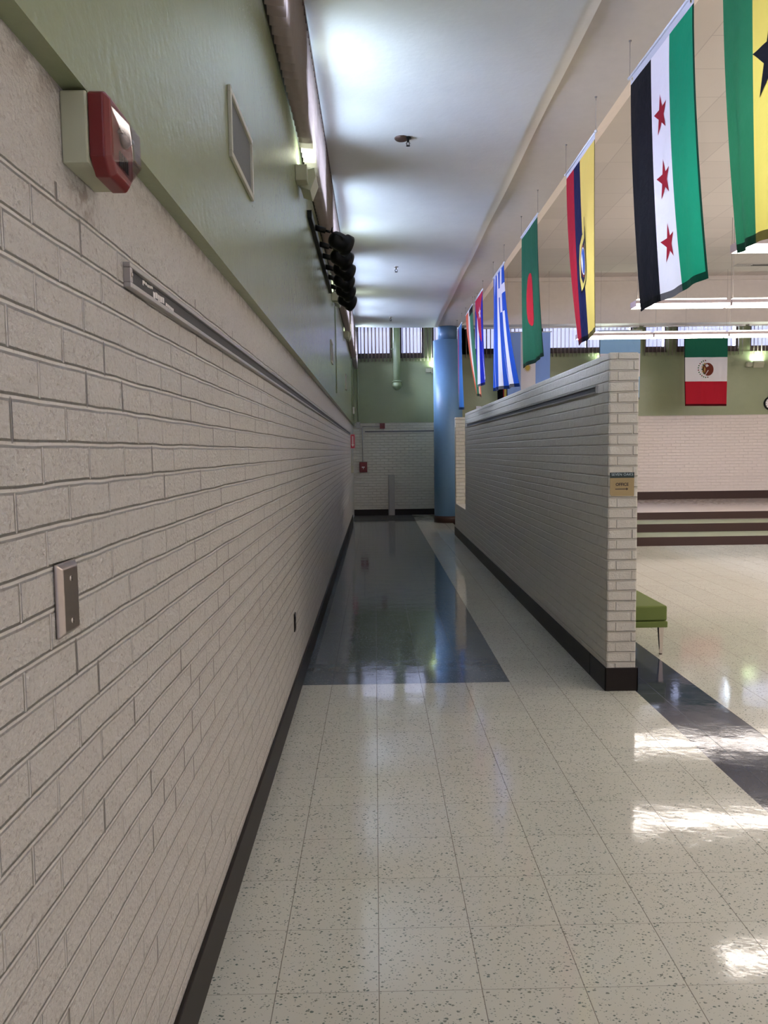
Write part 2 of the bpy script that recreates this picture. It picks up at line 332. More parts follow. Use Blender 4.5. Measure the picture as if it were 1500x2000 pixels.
# ------------------------------------------------------------------ geometry helpers
def finish(name, bm, mats, parent=None, smooth_=False, bevel=0.0, seg=2):
    bmesh.ops.recalc_face_normals(bm, faces=bm.faces)
    me = bpy.data.meshes.new(name); bm.to_mesh(me); bm.free()
    if not isinstance(mats, (list, tuple)): mats = [mats]
    for m_ in mats: me.materials.append(m_)
    if smooth_:
        for p in me.polygons: p.use_smooth = True
    o = bpy.data.objects.new(name, me); COL.objects.link(o)
    if parent:
        o.parent = parent
        o.matrix_parent_inverse = Matrix.Translation(-Vector(parent.location)) if parent.get('_keep') else Matrix()
    if bevel:
        bv = o.modifiers.new('bevel', 'BEVEL'); bv.width = bevel; bv.segments = seg; bv.limit_method = 'ANGLE'
    return o
def box(bm, x0, x1, y0, y1, z0, z1, mi=0, mat=None):
    vs_ = [bm.verts.new((x, y, z)) for x in (x0, x1) for y in (y0, y1) for z in (z0, z1)]
    if mat is not None:
        for v in vs_: v.co = mat @ v.co
    for f in ((0, 1, 3, 2), (4, 6, 7, 5), (0, 4, 5, 1), (2, 3, 7, 6), (0, 2, 6, 4), (1, 5, 7, 3)):
        fc = bm.faces.new([vs_[i] for i in f]); fc.material_index = mi
    return vs_
def tube(bm, p0, p1, r0, r1=None, n=16, caps=True, mi=0):
    p0, p1 = Vector(p0), Vector(p1); r1 = r0 if r1 is None else r1
    d = (p1-p0).normalized(); a = d.orthogonal().normalized(); b_ = d.cross(a)
    R0 = [bm.verts.new(p0+(a*math.cos(t)+b_*math.sin(t))*r0) for t in [2*math.pi*i/n for i in range(n)]]
    R1 = [bm.verts.new(p1+(a*math.cos(t)+b_*math.sin(t))*r1) for t in [2*math.pi*i/n for i in range(n)]]
    for i in range(n):
        f = bm.faces.new((R0[i], R0[(i+1) % n], R1[(i+1) % n], R1[i])); f.smooth = True; f.material_index = mi
    if caps:
        bm.faces.new(R0[::-1]).material_index = mi; bm.faces.new(R1).material_index = mi
def lathe(bm, origin, axis, prof, n=24, mi=0):
    """prof = [(distance along axis, radius), ...]"""
    o = Vector(origin); d = Vector(axis).normalized(); a = d.orthogonal().normalized(); b_ = d.cross(a)
    rings = []
    for t, r in prof:
        rings.append([bm.verts.new(o+d*t+(a*math.cos(k)+b_*math.sin(k))*max(r, 1e-4)) for k in [2*math.pi*i/n for i in range(n)]])
    for A, B in zip(rings, rings[1:]):
        for i in range(n):
            f = bm.faces.new((A[i], A[(i+1) % n], B[(i+1) % n], B[i])); f.smooth = True; f.material_index = mi
    bm.faces.new(rings[0][::-1]).material_index = mi; bm.faces.new(rings[-1]).material_index = mi
def polytube(bm, pts, r, n=8):
    for a, b_ in zip(pts, pts[1:]): tube(bm, a, b_, r, n=n)
def thing(name, label, cat, loc=(0, 0, 0), rz=0.0, group=None):
    o = bpy.data.objects.new(name, None); COL.objects.link(o); o.location = loc; o.rotation_euler = (0, 0, rz)
    o.empty_display_size = 0.05
    o['label'] = label; o['category'] = cat
    if group: o['group'] = group
    return o
def tag(o, label, cat, group=None):
    o['label'] = label; o['category'] = cat
    if group: o['group'] = group
    return o
def struct(name, bm, mats, parent=None, **k):
    o = finish(name, bm, mats, parent, **k)
    if parent is None: o['kind'] = 'structure'
    return o
def B(*boxes):
    bm = bmesh.new()
    for b_ in boxes: box(bm, *b_)
    return bm
def copy_tree(o, loc=None, rz=None, label=None):
    c = o.copy(); COL.objects.link(c)
    for ch in o.children:
        d = ch.copy(); COL.objects.link(d); d.parent = c; d.matrix_parent_inverse = ch.matrix_parent_inverse.copy()
        for g_ in ch.children:
            e = g_.copy(); COL.objects.link(e); e.parent = d; e.matrix_parent_inverse = g_.matrix_parent_inverse.copy()
    if loc is not None: c.location = loc
    if rz is not None: c.rotation_euler = (0, 0, rz)
    if label: c['label'] = label
    return c
def local_text(parent, name, txt, size, mat, origin, xdir, ydir, sx_=1.0, label=None, space=1.0, bold=0.0):
    cu = bpy.data.curves.new(name, 'FONT'); cu.body = txt; cu.size = size; cu.align_x = 'CENTER'; cu.align_y = 'CENTER'
    cu.extrude = 0.0004; cu.space_character = space; cu.offset = bold
    to = bpy.data.objects.new(name+'_tmp', cu); COL.objects.link(to)
    dg = bpy.context.evaluated_depsgraph_get(); me = bpy.data.meshes.new_from_object(to.evaluated_get(dg))
    bpy.data.objects.remove(to); bpy.data.curves.remove(cu)
    xd, yd = Vector(xdir), Vector(ydir); zd = xd.cross(yd)
    for v in me.vertices: v.co = Vector(origin) + xd*v.co.x*sx_ + yd*v.co.y + zd*v.co.z
    me.materials.clear(); me.materials.append(mat)
    o = bpy.data.objects.new(name, me); COL.objects.link(o); o.parent = parent
    if label: o['label'] = label
    return o

# ------------------------------------------------------------------ the room shell
struct('floor', B((-0.9, XRIGHT, YF, YB+0.3, -0.1, 0)), M['floor'])
struct('floor_mat_strip', B((XL, FX0+3*T, 17.82, YB, 0.0, 0.006)), M['mat'])
struct('wall_left', B((-0.85, XL, YF, YB, 0, ZLEDGE)), M['brick'])
bxs = [(-0.85, XG, YF, YB, ZLEDGE, ZSILL)]
prev = YF
for a, b_ in LEFT_WINDOWS + [(YB, YB)]:
    if a > prev: bxs.append((-0.85, XG-0.03, prev, a, ZSILL, 4.85))
    prev = b_
for a, b_ in LEFT_WINDOWS: bxs.append((-0.85, XG-0.03, a, b_, 4.27, 4.85))
struct('wall_left_upper', B(*bxs), M['green'])
struct('trim_1', B((XG-0.06, XG+0.012, YF, YB, ZSILL-0.03, ZSILL+0.012)), M['hole'])
struct('wall_back', B((-0.85, 2.1, YB, YB+0.3, 0, 2.29)), M['brick2'])
BW = [(-0.41, 0.45), (0.65, 1.23), (1.44, 1.93)]
bxs = [(-0.85, 2.1, YB-0.01, YB+0.3, 2.29, 3.86), (-0.85, 2.1, YB, YB+0.3, 4.75, 5.0)]
prev = -0.85
for a, b_ in BW + [(2.1, 2.1)]:
    bxs.append((prev, a, YB, YB+0.3, 3.86, 4.75)); prev = b_
struct('wall_back_upper', B(*bxs), M['green'])
struct('wall_return', B((1.95, 2.25, YR, YB, 0, 5.3)), M['green'])
struct('wall_stage', B((1.95, XRIGHT, YR, YR+0.3, 0, 2.30)), M['brick3'])
RW = [(2.10, 3.55), (3.72, 5.75), (6.01, 6.50), (6.72, 8.10), (8.36, 9.9), (10.1, 12.2)]
bxs = [(1.95, XRIGHT, YR-0.01, YR+0.3, 2.30, 3.70), (1.95, XRIGHT, YR, YR+0.3, 4.55, 5.3)]
prev = 1.95
for a, b_ in RW + [(XRIGHT, XRIGHT)]:
    bxs.append((prev, a, YR, YR+0.3, 3.70, 4.55)); prev = b_
struct('wall_stage_upper', B(*bxs), M['green'])
struct('trim_2', B((2.0, XRIGHT, YR-0.008, YR, 0.905, 0.918)), M['soffit'])
struct('wall_right', B((XRIGHT, XRIGHT+0.3, YF, YR+0.3, 0, 5.4)), M['brick3'])
struct('wall_front', B((-0.85, -0.2, YF-0.3, YF, 0, 5.4), (2.4, XRIGHT+0.3, YF-0.3, YF, 0, 5.4), (-0.2, 2.4, YF-0.3, YF, 0, 0.4), (-0.2, 2.4, YF-0.3, YF, 2.8, 5.4)), M['brick3'])
portal((1.1, YF-0.31, 1.6), (math.radians(90), 0, 0), 2.6, 2.4)  # daylight through the unseen opening added behind the camera
for n, (a, b_) in zip(('portal_back',)*9, []): pass
for a, b_ in BW: portal(((a+b_)/2, YB+0.28, 4.3), (math.radians(-90), 0, 0), b_-a, 0.85)
for a, b_ in RW: portal(((a+b_)/2, YR+0.28, 4.12), (math.radians(-90), 0, 0), b_-a, 0.85)

# windows (frame + pane)
win_n = [0]
def window(axis, a, b_, pos, z0, z1, mulls=0, lo=0.13):
    win_n[0] += 1
    bm = bmesh.new(); t = 0.045
    def bb(u0, u1, d0, d1, za, zb):
        if axis == 'x': box(bm, u0, u1, d0, d1, za, zb)
        else: box(bm, d0, d1, u0, u1, za, zb)
    s_ = 1 if axis == 'x' else -1
    d0, d1 = sorted((pos, pos+0.06*s_))
    bb(a, b_, d0, d1, z0, z0+lo); bb(a, b_, d0, d1, z1-t, z1)
    bb(a, a+t, d0, d1, z0+lo, z1-t); bb(b_-t, b_, d0, d1, z0+lo, z1-t)
    for k in range(mulls):
        c_ = a+(b_-a)*(k+1)/(mulls+1); bb(c_-0.02, c_+0.02, d0, d1, z0+lo, z1-t)
    o = struct('window_%d' % win_n[0], bm, M['brown'])
    bm = bmesh.new(); m_ = (d0+d1)/2
    if axis == 'x': box(bm, a+t, b_-t, m_-0.004, m_+0.004, z0+lo, z1-t)
    else: box(bm, m_-0.004, m_+0.004, a+t, b_-t, z0+lo, z1-t)
    finish('pane', bm, M['glass'], o)
for a, b_ in LEFT_WINDOWS: window('y', a, b_, XG-0.09, ZSILL, 4.27, 1, 0.06)
for a, b_ in BW: window('x', a, b_, YB+0.05, 3.86, 4.75)
window('x', -0.2, 2.4, YF-0.18, 0.4, 2.8, 2)  # unseen window behind the camera, added to bring in more daylight
for i, (a, b_) in enumerate(RW): window('x', a, b_, YR+0.05, 3.70, 4.55, 1 if b_-a > 1.6 else 0)

# ceilings
def zceil(x, y):
    ph = (y - 5.9)/2.95*2*math.pi
    edge = max(0.0, min(1.0, (x+0.35)/1.75))
    return ZC - 0.018*edge**1.5*min(1, max(0, y/9.0)) + 0.016*math.sin(ph)*math.sin(math.pi*(0.15+0.85*(1-edge)))
bm = bmesh.new(); NX, NY = 20, 240; G = []
for j in range(NY+1):
    y = YF+(17.2-YF)*j/NY
    G.append([bm.verts.new((-0.52+(XCR+0.52)*i/NX, y, zceil(-0.52+(XCR+0.52)*i/NX, y))) for i in range(NX+1)])
for j in range(NY):
    for i in range(NX):
        bm.faces.new((G[j][i], G[j+1][i], G[j+1][i+1], G[j][i+1])).smooth = True
bd = [G[0][i] for i in range(NX+1)] + [G[j][NX] for j in range(1, NY+1)] + [G[NY][i] for i in range(NX-1, -1, -1)] + [G[j][0] for j in range(NY-1, 0, -1)]
tp = [bm.verts.new((v.co.x, v.co.y, 4.86)) for v in bd]
for i in range(len(bd)): bm.faces.new((bd[i], bd[(i+1) % len(bd)], tp[(i+1) % len(bd)], tp[i]))
bm.faces.new(tp)
struct('ceiling', bm, M['ceiling'])
struct('ceiling_alcove', B((-0.52, 1.95, 17.25, YB, 4.82, 4.95)), M['ceiling'])
struct('ceiling_soffit', B((XCR, XSO, YF, YR, ZC, 5.35)), M['soffit'])
bm = bmesh.new()
vs_ = [bm.verts.new(c) for c in ((XSO, YF, ZC), (XSO, 16.95, ZC), (XSO+0.13, 16.95, ZC+0.07), (XSO+0.13, YF, ZC+0.07), (XSO, YF, 5.3), (XSO, 16.95, 5.3), (XSO+0.13, 16.95, 5.3), (XSO+0.13, YF, 5.3))]
for f in ((0, 1, 2, 3), (4, 7, 6, 5), (0, 4, 5, 1), (3, 2, 6, 7), (0, 3, 7, 4), (1, 5, 6, 2)): bm.faces.new([vs_[i] for i in f])
struct('trim_3', bm, M['soffit_lit'])
struct('ceiling_hall', B((XSO, XRIGHT, YF, YR, ZT, 5.4)), M['tileceil'])
struct('ceiling_beam', B((XSO, XRIGHT, 16.95, YR, 4.27, 5.4), (XSO, XRIGHT, 16.90, 16.95, 5.16, 5.24)), M['soffit'])

# partition: long wall, low sill wall with opening, end pier
bm = B((PX0, PX1, PY0, PY1, 0, 2.20)); struct('wall_partition', bm, M['brick2'], bevel=0.012, seg=2)
struct('wall_partition_low', B((PX0, PX1, PY1, 14.45, 0, 0.60)), M['brick2'])
struct('wall_partition_pier', B((PX0, PX1, 14.45, 14.65, 0, 2.20)), M['brick2'])
# baseboards
def base(name, *bx, mat='vinyl'): struct(name, B(*bx), M[mat], bevel=0.004, seg=2)
base('baseboard_left', (XL, XL+0.014, YF, 17.8, 0, 0.155))
base('baseboard_back', (XL, 1.95, YB-0.014, YB, 0.006, 0.155))
base('baseboard_partition', (PX0-0.012, PX0, PY0+0.35, 14.65, 0, 0.155), (PX0-0.012, PX0, PY0-0.012, PY0+0.348, 0, 0.155),
     (PX0-0.012, PX1+0.012, PY0-0.012, PY0, 0, 0.155), (PX1, PX1+0.012, PY0-0.012, 14.65, 0, 0.155))
base('baseboard_stage', (2.0, XRIGHT, YR-0.014, YR, STAGE, STAGE+0.175), mat='vinyl2')

# stage steps
def step(y0, z0, z1):
    global _st
    t = thing('stage_step', '', 'step', (2.3, y0, z0))
    bm = B((0, XRIGHT-2.3, 0.012, YR-y0, 0, z1-z0-0.012)); finish('tread', bm, M['tread'], t)
    bm = B((0, XRIGHT-2.3, 0, 0.012, 0, z1-z0)); finish('riser', bm, M['vinyl2'], t)
    return t
struct('floor_stage', B((2.3, XRIGHT, 13.9, YR, 0.29, STAGE)), M['stage'])
struct('trim_4', B((2.3, XRIGHT, 13.888, 13.9, 0.30, STAGE)), M['vinyl2'])
struct('floor_step_upper', B((2.3, XRIGHT, 13.212, 13.9, 0.0, 0.287)), M['tread'])
struct('trim_5', B((2.3, XRIGHT, 13.2, 13.212, 0.15, 0.287)), M['vinyl2'])
struct('floor_step_lower', B((2.3, XRIGHT, 12.512, 13.212, 0.0, 0.143)), M['tread'])
struct('trim_6', B((2.3, XRIGHT, 12.5, 12.512, 0.0, 0.143)), M['vinyl2'])

# round column at the corner
t = thing('column', 'round blue column with narrow darker collar at the end of the partition', 'column', (1.63, 17.32, 0))
bm = bmesh.new(); lathe(bm, (0, 0, 0.15), (0, 0, 1), [(0, 0.318), (3.84, 0.318)], 48); finish('shaft', bm, M['bluecol'], t)
bm = bmesh.new(); lathe(bm, (0, 0, 3.99), (0, 0, 1), [(0, 0.21), (0.30, 0.21)], 40); finish('collar', bm, M['bluetop'], t)
bm = bmesh.new(); lathe(bm, (0, 0, 0), (0, 0, 1), [(0, 0.326), (0.15, 0.326)], 48); finish('base_band', bm, M['vinyl2'], t)

# ------------------------------------------------------------------ blinds
def vane_bm(w_, z0, z1):
    bm = bmesh.new(); n = 3; rows = []
    for i in range(n+1):
        u = (i/n-0.5)*w_; c_ = 0.006*math.cos((i/n-0.5)*math.pi)
        rows.append((bm.verts.new((u, c_, z0)), bm.verts.new((u, c_, z1))))
    for a, b_ in zip(rows, rows[1:]): bm.faces.new((a[0], b_[0], b_[1], a[1])).smooth = True
    return bm
def blind(label, axis, a, b_, pos, z0, z1, ang, wid=0.089, step_=0.085, jitter=4, rail=(0.035, 0.05), group=None, gaps=()):
    loc = (pos, a, 0) if axis == 'y' else (a, pos, 0)
    t = thing('vertical_blind', label, 'blind', loc, 0, group)
    L = b_-a
    rb = B((-rail[0], rail[0], 0.0, L, z1, z1+rail[1])) if axis == 'y' else B((0.0, L, -rail[0], rail[0], z1, z1+rail[1]))
    finish('headrail', rb, M['brown'] if axis == 'y' else M['white'], t)
    first = None; n = int(L/step_)
    for i in range(n):
        u = (i+0.5)*L/n
        if any(g0 < a+u < g1 for g0, g1 in gaps): continue
        if first is None:
            v = finish('vane', vane_bm(wid, z0, z1), M['vane'], t); first = v
            sd = v.modifiers.new('thick', 'SOLIDIFY'); sd.thickness = 0.0012
        else:
            v = first.copy(); COL.objects.link(v); v.parent = t
        v.location = (0, u, 0) if axis == 'y' else (u, 0, 0)
        v.rotation_euler = (0, 0, math.radians(ang + random.uniform(-jitter, jitter)))
    return t
names = ['behind the camera, first', 'behind the camera, second', 'nearest the camera', 'above the nearest wall uplight', 'above the row of black spotlights', 'just past the row of black spotlights', 'beside the far corner']
k0 = 0
yy = [-4.0 + 2.95*k for k in range(9)]
lab = {1: 'vertical blind on the left wall beside the camera, outside the frame', 3: 'vertical blind on the left wall before the nearest cream wall lamp',
       2: 'vertical blind on the left wall at the very top of the frame', 4: 'vertical blind on the left wall above the black spotlights',
       5: 'vertical blind on the left wall behind the black spotlights', 6: 'vertical blind on the left wall past the black spotlights',
       7: 'vertical blind on the left wall at the far corner'}
for k in range(1, 8):
    a, b_ = yy[k]+0.01, min(yy[k+1]-0.01, 19.2 if k > 6 else 99)
    if k == 7: b_ = 19.15
    blind(lab[k], 'y', a, b_, -0.425, ZSILL-0.10, ZC-0.075, 14, jitter=3, rail=(0.045, 0.03), group='beige vertical blinds along the left wall')
blind('vertical blind over the corridor end window left of the pipe', 'x', -0.44, 0.45, YB-0.07, 3.78, 4.75, 72, jitter=6, group='blinds on the back walls')
blind('vertical blind over the corridor end windows right of the pipe', 'x', 0.67, 1.90, YB-0.07, 3.78, 4.75, 72, jitter=6, group='blinds on the back walls')
for a, b_, l_ in ((2.0, 3.6, 'vertical blind behind the blue and white sun flag'), (3.65, 5.85, 'vertical blind left of the green wall pier, half behind a pale blue flag'),
                  (5.95, 8.2, 'vertical blind behind the green, white and red flag'), (8.28, 12.3, 'vertical blind over the stage wall at the right edge')):
    for_ = blind(l_, 'x', a, b_, YR-0.07, 3.62, 4.24, 68, jitter=7, group='blinds on the back walls')

# ------------------------------------------------------------------ left wall fittings
# alarm
t = thing('fire_alarm', 'red fire alarm strobe on a cream box high on the left brick wall', 'fire alarm', (XL, 1.385, 2.092))
finish('back_box', B((0, 0.045, 0, 0.155, 0, 0.121)), M['cream'], t, bevel=0.003)
bm = bmesh.new()
prof = [(0.004, 0.118), (0.004, 0.012), (0.030, -0.014), (0.118, -0.014), (0.142, 0.010), (0.142, 0.112), (0.120, 0.124), (0.012, 0.124)]
lo = [bm.verts.new((0.046, y, z)) for y, z in prof]; hi = [bm.verts.new((0.072, y, z)) for y, z in prof]
cc = (0.073, 0.055)
top = [bm.verts.new((0.082, cc[0]+(y-cc[0])*0.86, cc[1]+(z-cc[1])*0.86)) for y, z in prof]
for A, Bv in ((lo, hi), (hi, top)):
    for i in range(len(prof)): bm.faces.new((A[i], A[(i+1) % 8], Bv[(i+1) % 8], Bv[i]))
bm.faces.new(lo[::-1]); bm.faces.new(top)
finish('red_housing', bm, M['red'], t, bevel=0.0025)
bm = bmesh.new()
base_ = [bm.verts.new(c) for c in ((0.082, 0.018, 0.105), (0.082, 0.022, 0.010), (0.082, 0.120, 0.004), (0.082, 0.126, 0.100))]
rg = [bm.verts.new(c) for c in ((0.106, 0.045, 0.082), (0.108, 0.058, 0.022), (0.108, 0.100, 0.022), (0.106, 0.105, 0.082))]
for i in range(4): bm.faces.new((base_[i], base_[(i+1) % 4], rg[(i+1) % 4], rg[i]))
bm.faces.new(rg)
le = finish('clear_lens', bm, M['clear'], t, bevel=0.003); le['label'] = 'clear faceted lens'
sd = le.modifiers.new('t', 'SOLIDIFY'); sd.thickness = 0.0015
bm = bmesh.new(); lathe(bm, (0.083, 0.072, 0.070), (1, 0, 0), [(0, 0.020), (0.004, 0.021), (0.012, 0.015), (0.013, 0.004)], 20)
box(bm, 0.083, 0.096, 0.045, 0.100, 0.067, 0.072); finish('strobe_reflector', bm, M['mirror'], t)
bm = bmesh.new()
for k in range(5): box(bm, 0.0825, 0.084, 0.050+k*0.011, 0.055+k*0.011, 0.012, 0.038)
finish('horn_slots', bm, M['hole'], t)
# switch blank
t = thing('blank_plate', 'small steel plate with two screws on the left brick wall', 'switch plate', (XL, 1.268, 1.288))
bm = bmesh.new()
a = [bm.verts.new((0.001, y, z)) for y, z in ((0, 0), (0.082, 0.002), (0.082, 0.124), (0, 0.124))]
b1 = [bm.verts.new((0.006, y, z)) for y, z in ((0, 0), (0.082, 0.002), (0.082, 0.124), (0, 0.124))]
c1 = [bm.verts.new((0.013, y, z)) for y, z in ((0.010, 0.008), (0.073, 0.008), (0.073, 0.115), (0.010, 0.115))]
for A, Bv in ((a, b1), (b1, c1)):
    for i in range(4): bm.faces.new((A[i], A[(i+1) % 4], Bv[(i+1) % 4], Bv[i]))
bm.faces.new(c1); bm.faces.new(a[::-1])
finish('plate', bm, M['steel'], t, bevel=0.0022, seg=3)
for z in (0.024, 0.096):
    bm = bmesh.new(); lathe(bm, (0.0125, 0.041, z), (1, 0, 0), [(0, 0.0048), (0.0016, 0.0042), (0.002, 0.001)], 16)
    s_ = finish('screw', bm, M['screw'], t)
    finish('screw_slot', B((0.0140, 0.0150, 0.0402, 0.0418, z-0.0038, z+0.0038)), M['hole'], s_)
# low dark outlet cover seen edge-on
t = thing('outlet_cover', 'small dark outlet cover seen edge-on low on the left wall', 'outlet', (XL, 4.88, 0.452))
finish('plate', B((0, 0.007, 0, 0.07, 0, 0.115)), M['hole'], t, bevel=0.002)
finish('socket', B((0.007, 0.010, 0.018, 0.052, 0.02, 0.05), (0.007, 0.010, 0.018, 0.052, 0.066, 0.096)), M['black'], t)

def channel(name, label, loc, L, axis, h=0.053, d=0.016, paper=False, joints=()):
    t = thing(name, label, 'display rail', loc)
    def bb(u0, u1, d0, d1, z0, z1):
        return (d0, d1, u0, u1, z0, z1) if axis == 'y' else ((-d1, -d0, u0, u1, z0, z1) if axis == '-y' else (u0, u1, -d1, -d0, z0, z1))
    f = [bb(0, L, 0, d, 0, 0.011), bb(0, L, 0, d, h-0.011, h), bb(0, 0.016, 0, d, 0.011, h-0.011), bb(L-0.016, L, 0, d, 0.011, h-0.011)]
    finish('frame', B(*f), M['alu'], t, bevel=0.0015)
    segs = [0.016] + list(joints) + [L-0.016]
    for a, b_ in zip(segs, segs[1:]): finish('insert', B(bb(a, b_-0.004, 0, d*0.45, 0.011, h-0.011)), M['cork'], t)
    return t
ch = channel('display_rail', 'long aluminium display rail with dark insert on the left brick wall', (XL, 1.695, 1.947), 15.0, 'y')
bm = bmesh.new()
for (y0, y1, z0, z1) in ((0.115, 0.122, 0.030, 0.040), (0.12, 0.20, 0.033, 0.039), (0.20, 0.30, 0.018, 0.032), (0.24, 0.26, 0.012, 0.02), (0.31, 0.39, 0.016, 0.024)):
    n = 5
    for k in range(n):
        ya = y0+(y1-y0)*k/n; yb = y0+(y1-y0)*(k+0.8)/n; dz = random.uniform(-0.002, 0.002)
        box(bm, 0.0073, 0.0078, ya, yb, z0+dz, z1+dz)
finish('tape_scrap', bm, M['whiteink'], ch)['label'] = 'torn white tape residue'
bm = bmesh.new(); lathe(bm, (0.016, 0.008, 0.027), (1, 0, 0), [(0, 0.0045), (0.002, 0.004), (0.0025, 0.001)], 12); finish('screw', bm, M['screw'], ch)
channel('display_rail', 'aluminium display rail near the top of the partition wall', (PX0, 5.24, 1.96), 7.3, '-y', joints=(1.9, 5.2))
channel('display_rail', 'thin display rail across the far corridor wall above the white post', (-0.25, YB, 2.055), 1.9, 'x', h=0.045)

# vents on the green wall
def vent(label, y0, y1, z0, z1):
    t = thing('wall_vent', label, 'vent', (XG, y0, z0), group=None)
    w_, h_ = y1-y0, z1-z0; f = 0.022
    finish('frame', B((0, 0.012, 0, w_, 0, f), (0, 0.012, 0, w_, h_-f, h_), (0, 0.012, 0, f, f, h_-f), (0, 0.012, w_-f, w_, f, h_-f)), M['vent'], t, bevel=0.002)
    finish('grille', B((0, 0.003, f, w_-f, f, h_-f)), M['mesh'], t)
vent('cream framed grey mesh vent on the green wall near the camera', 2.785, 3.275, 2.615, 2.855)
vent('small framed vent on the green wall past the black spotlights', 8.99, 9.34, 2.62, 2.87)
vent('farthest small vent low on the green wall near the corner', 13.4, 13.8, 2.66, 2.92)

# uplights
def sconce(label, loc, rz, gain=1.2):
    t = thing('wall_uplight', label, 'wall light', loc, rz, 'cream wall uplights')
    finish('wall_box', B((0, 0.075, -0.10, 0.0, -0.05, 0.05)), M['cream'], t, bevel=0.004)
    finish('arm', B((0.01, 0.06, 0.0, 0.09, -0.04, 0.045)), M['cream'], t, bevel=0.004)
    bm = bmesh.new()
    prof = [(0.02, -0.05), (0.085, -0.075), (0.125, 0.02), (0.115, 0.075), (0.03, 0.055)]
    A = [bm.verts.new((x, 0.03, z)) for x, z in prof]; Bv = [bm.verts.new((x, 0.26, z)) for x, z in prof]
    for i in range(5):
        bm.faces.new((A[i], A[(i+1) % 5], Bv[(i+1) % 5], Bv[i]))
    bm.faces.new(A[::-1]); bm.faces.new(Bv)
    finish('lamp_head', bm, M['cream'], t, bevel=0.004)
    bm = bmesh.new()
    q = [bm.verts.new(c) for c in ((0.036, 0.045, 0.0605), (0.108, 0.045, 0.0775), (0.108, 0.245, 0.0775), (0.036, 0.245, 0.0605))]; bm.faces.new(q)
    finish('lens', bm, M['upled'], t)
    l = bpy.data.lights.new('uplight_lamp', 'AREA'); l.shape = 'RECTANGLE'; l.size = 0.06; l.size_y = 0.18; l.energy = SCONCE_POWER*gain; l.color = (0.80, 1.0, 0.84)
    lo_ = bpy.data.objects.new('uplight_lamp', l); COL.objects.link(lo_); lo_.parent = t; lo_.location = (0.07, 0.14, 0.082); lo_.rotation_euler = (math.radians(180), 0, 0)
    return t
sconce('nearest cream wall uplight below the blinds on the left green wall', (XG, 5.30, 3.40), 0)
sconce('cream wall uplight half hidden behind the last black spotlight', (XG, 9.60, 3.45), 0)
sconce('cream wall uplight past the black spotlights on the left wall', (XG, 13.3, 3.55), 0)
sconce('cream wall uplight in the far left corner of the green wall', (XG, 16.9, 3.66), 0)
sconce('cream wall uplight on the far corridor wall left of the blue column', (1.38, YB-0.01, 3.55), math.radians(-90), 2.5)
sconce('cream wall uplight behind the partition beside the pale blue flag', (4.95, YR-0.01, 3.42), math.radians(-90), 2.5)
sconce('cream wall uplight on the stage wall right of the green, white and red flag', (8.36, YR-0.01, 3.40), math.radians(-90), 2.5)

# track light
t = thing('track_light', 'black track with six round spotlights on the green wall', 'track light', (XG, 6.09, 3.40))
finish('rail', B((0, 0.035, 0, 2.85, -0.03, 0.03)), M['black'], t, bevel=0.003)
ax = Vector((0.78, 0.50, -0.30)).normalized()
for k in range(6):
    yk = 0.36+(0, 0.50, 0.90, 1.34, 1.78, 2.24)[k]; hx, hz = (0.215, 0.20, 0.205, 0.185, 0.185, 0.185)[k], -0.085-0.010*k
    c0 = Vector((hx, yk+0.10, hz))
    bm = bmesh.new(); lathe(bm, c0-ax*0.085, ax, [(0, 0.012), (0.012, 0.045), (0.035, 0.064), (0.07, 0.070), (0.135, 0.070), (0.14, 0.086), (0.185, 0.088), (0.185, 0.078), (0.15, 0.066)], 28)
    h_ = finish('spot_head', bm, M['black'], t)
    bm = bmesh.new(); side = ax.cross(Vector((0, 0, 1))).normalized()
    tube(bm, c0-side*0.086, c0+side*0.086, 0.010, n=12); finish('pivot_knob', bm, M['black'], h_)
    bm = bmesh.new(); tube(bm, (0.03, yk, 0.0), (0.115, yk+0.02, -0.02), 0.024, n=14)
    tube(bm, (0.115, yk+0.02, -0.02), (hx-0.06, yk+0.03, -0.03), 0.010, n=10)
    y0_ = Vector((hx-0.055, yk+0.03, -0.03))
    polytube(bm, [y0_, y0_+Vector((0.01, 0.0, 0.035)), c0-side*0.086+Vector((-0.01, 0, 0.03)), c0-side*0.086], 0.005)
    polytube(bm, [y0_, c0+side*0.086+Vector((-0.02, 0, 0.02)), c0+side*0.086], 0.005)
    finish('bracket', bm, M['black'], t)

# conduits and small boxes
def conduit(label, pts, r=0.009, mat='greenmetal', name='conduit'):
    bm = bmesh.new(); polytube(bm, pts, r, 10); return tag(finish(name, bm, M[mat]), label, 'conduit')
conduit('thin green conduit down the left green wall below the hidden uplight', [(XG+0.008, 10.15, 3.45), (XG+0.008, 10.15, 2.35)], 0.006)
conduit('thin green conduit down the left green wall near the far corner', [(XG+0.010, 17.1, 3.6), (XG+0.010, 17.1, 2.3)])
conduit('green conduit down the far corner beside the left wall', [(-0.40, YB-0.022, 3.85), (-0.40, YB-0.022, 2.33)], 0.012)
t = thing('junction_box', 'small grey junction box under the corner conduit', 'electrical box', (-0.45, YB, 2.17))
finish('body', B((0, 0.10, -0.05, 0, 0, 0.15)), M['greypaint'], t, bevel=0.004)
bm = bmesh.new(); lathe(bm, (0.05, -0.05, 0.11), (0, -1, 0), [(0, 0.012), (0.004, 0.010)], 12); finish('cover_screw', bm, M['white'], t)
conduit('grey conduit from the junction box to the left wall', [(-0.45, YB-0.02, 2.20), (-0.53, YB-0.02, 2.20)], 0.009, 'greypaint')
conduit('grey conduit running from the far strobe down to the red pull station', [(0.13, YB-0.02, 2.20), (-0.30, YB-0.02, 2.20), (-0.30, YB-0.02, 1.33)], 0.011, 'greypaint')
t = thing('strobe_alarm', 'small red strobe alarm at the top of the far corridor wall', 'fire alarm', (0.13, YB, 2.145))
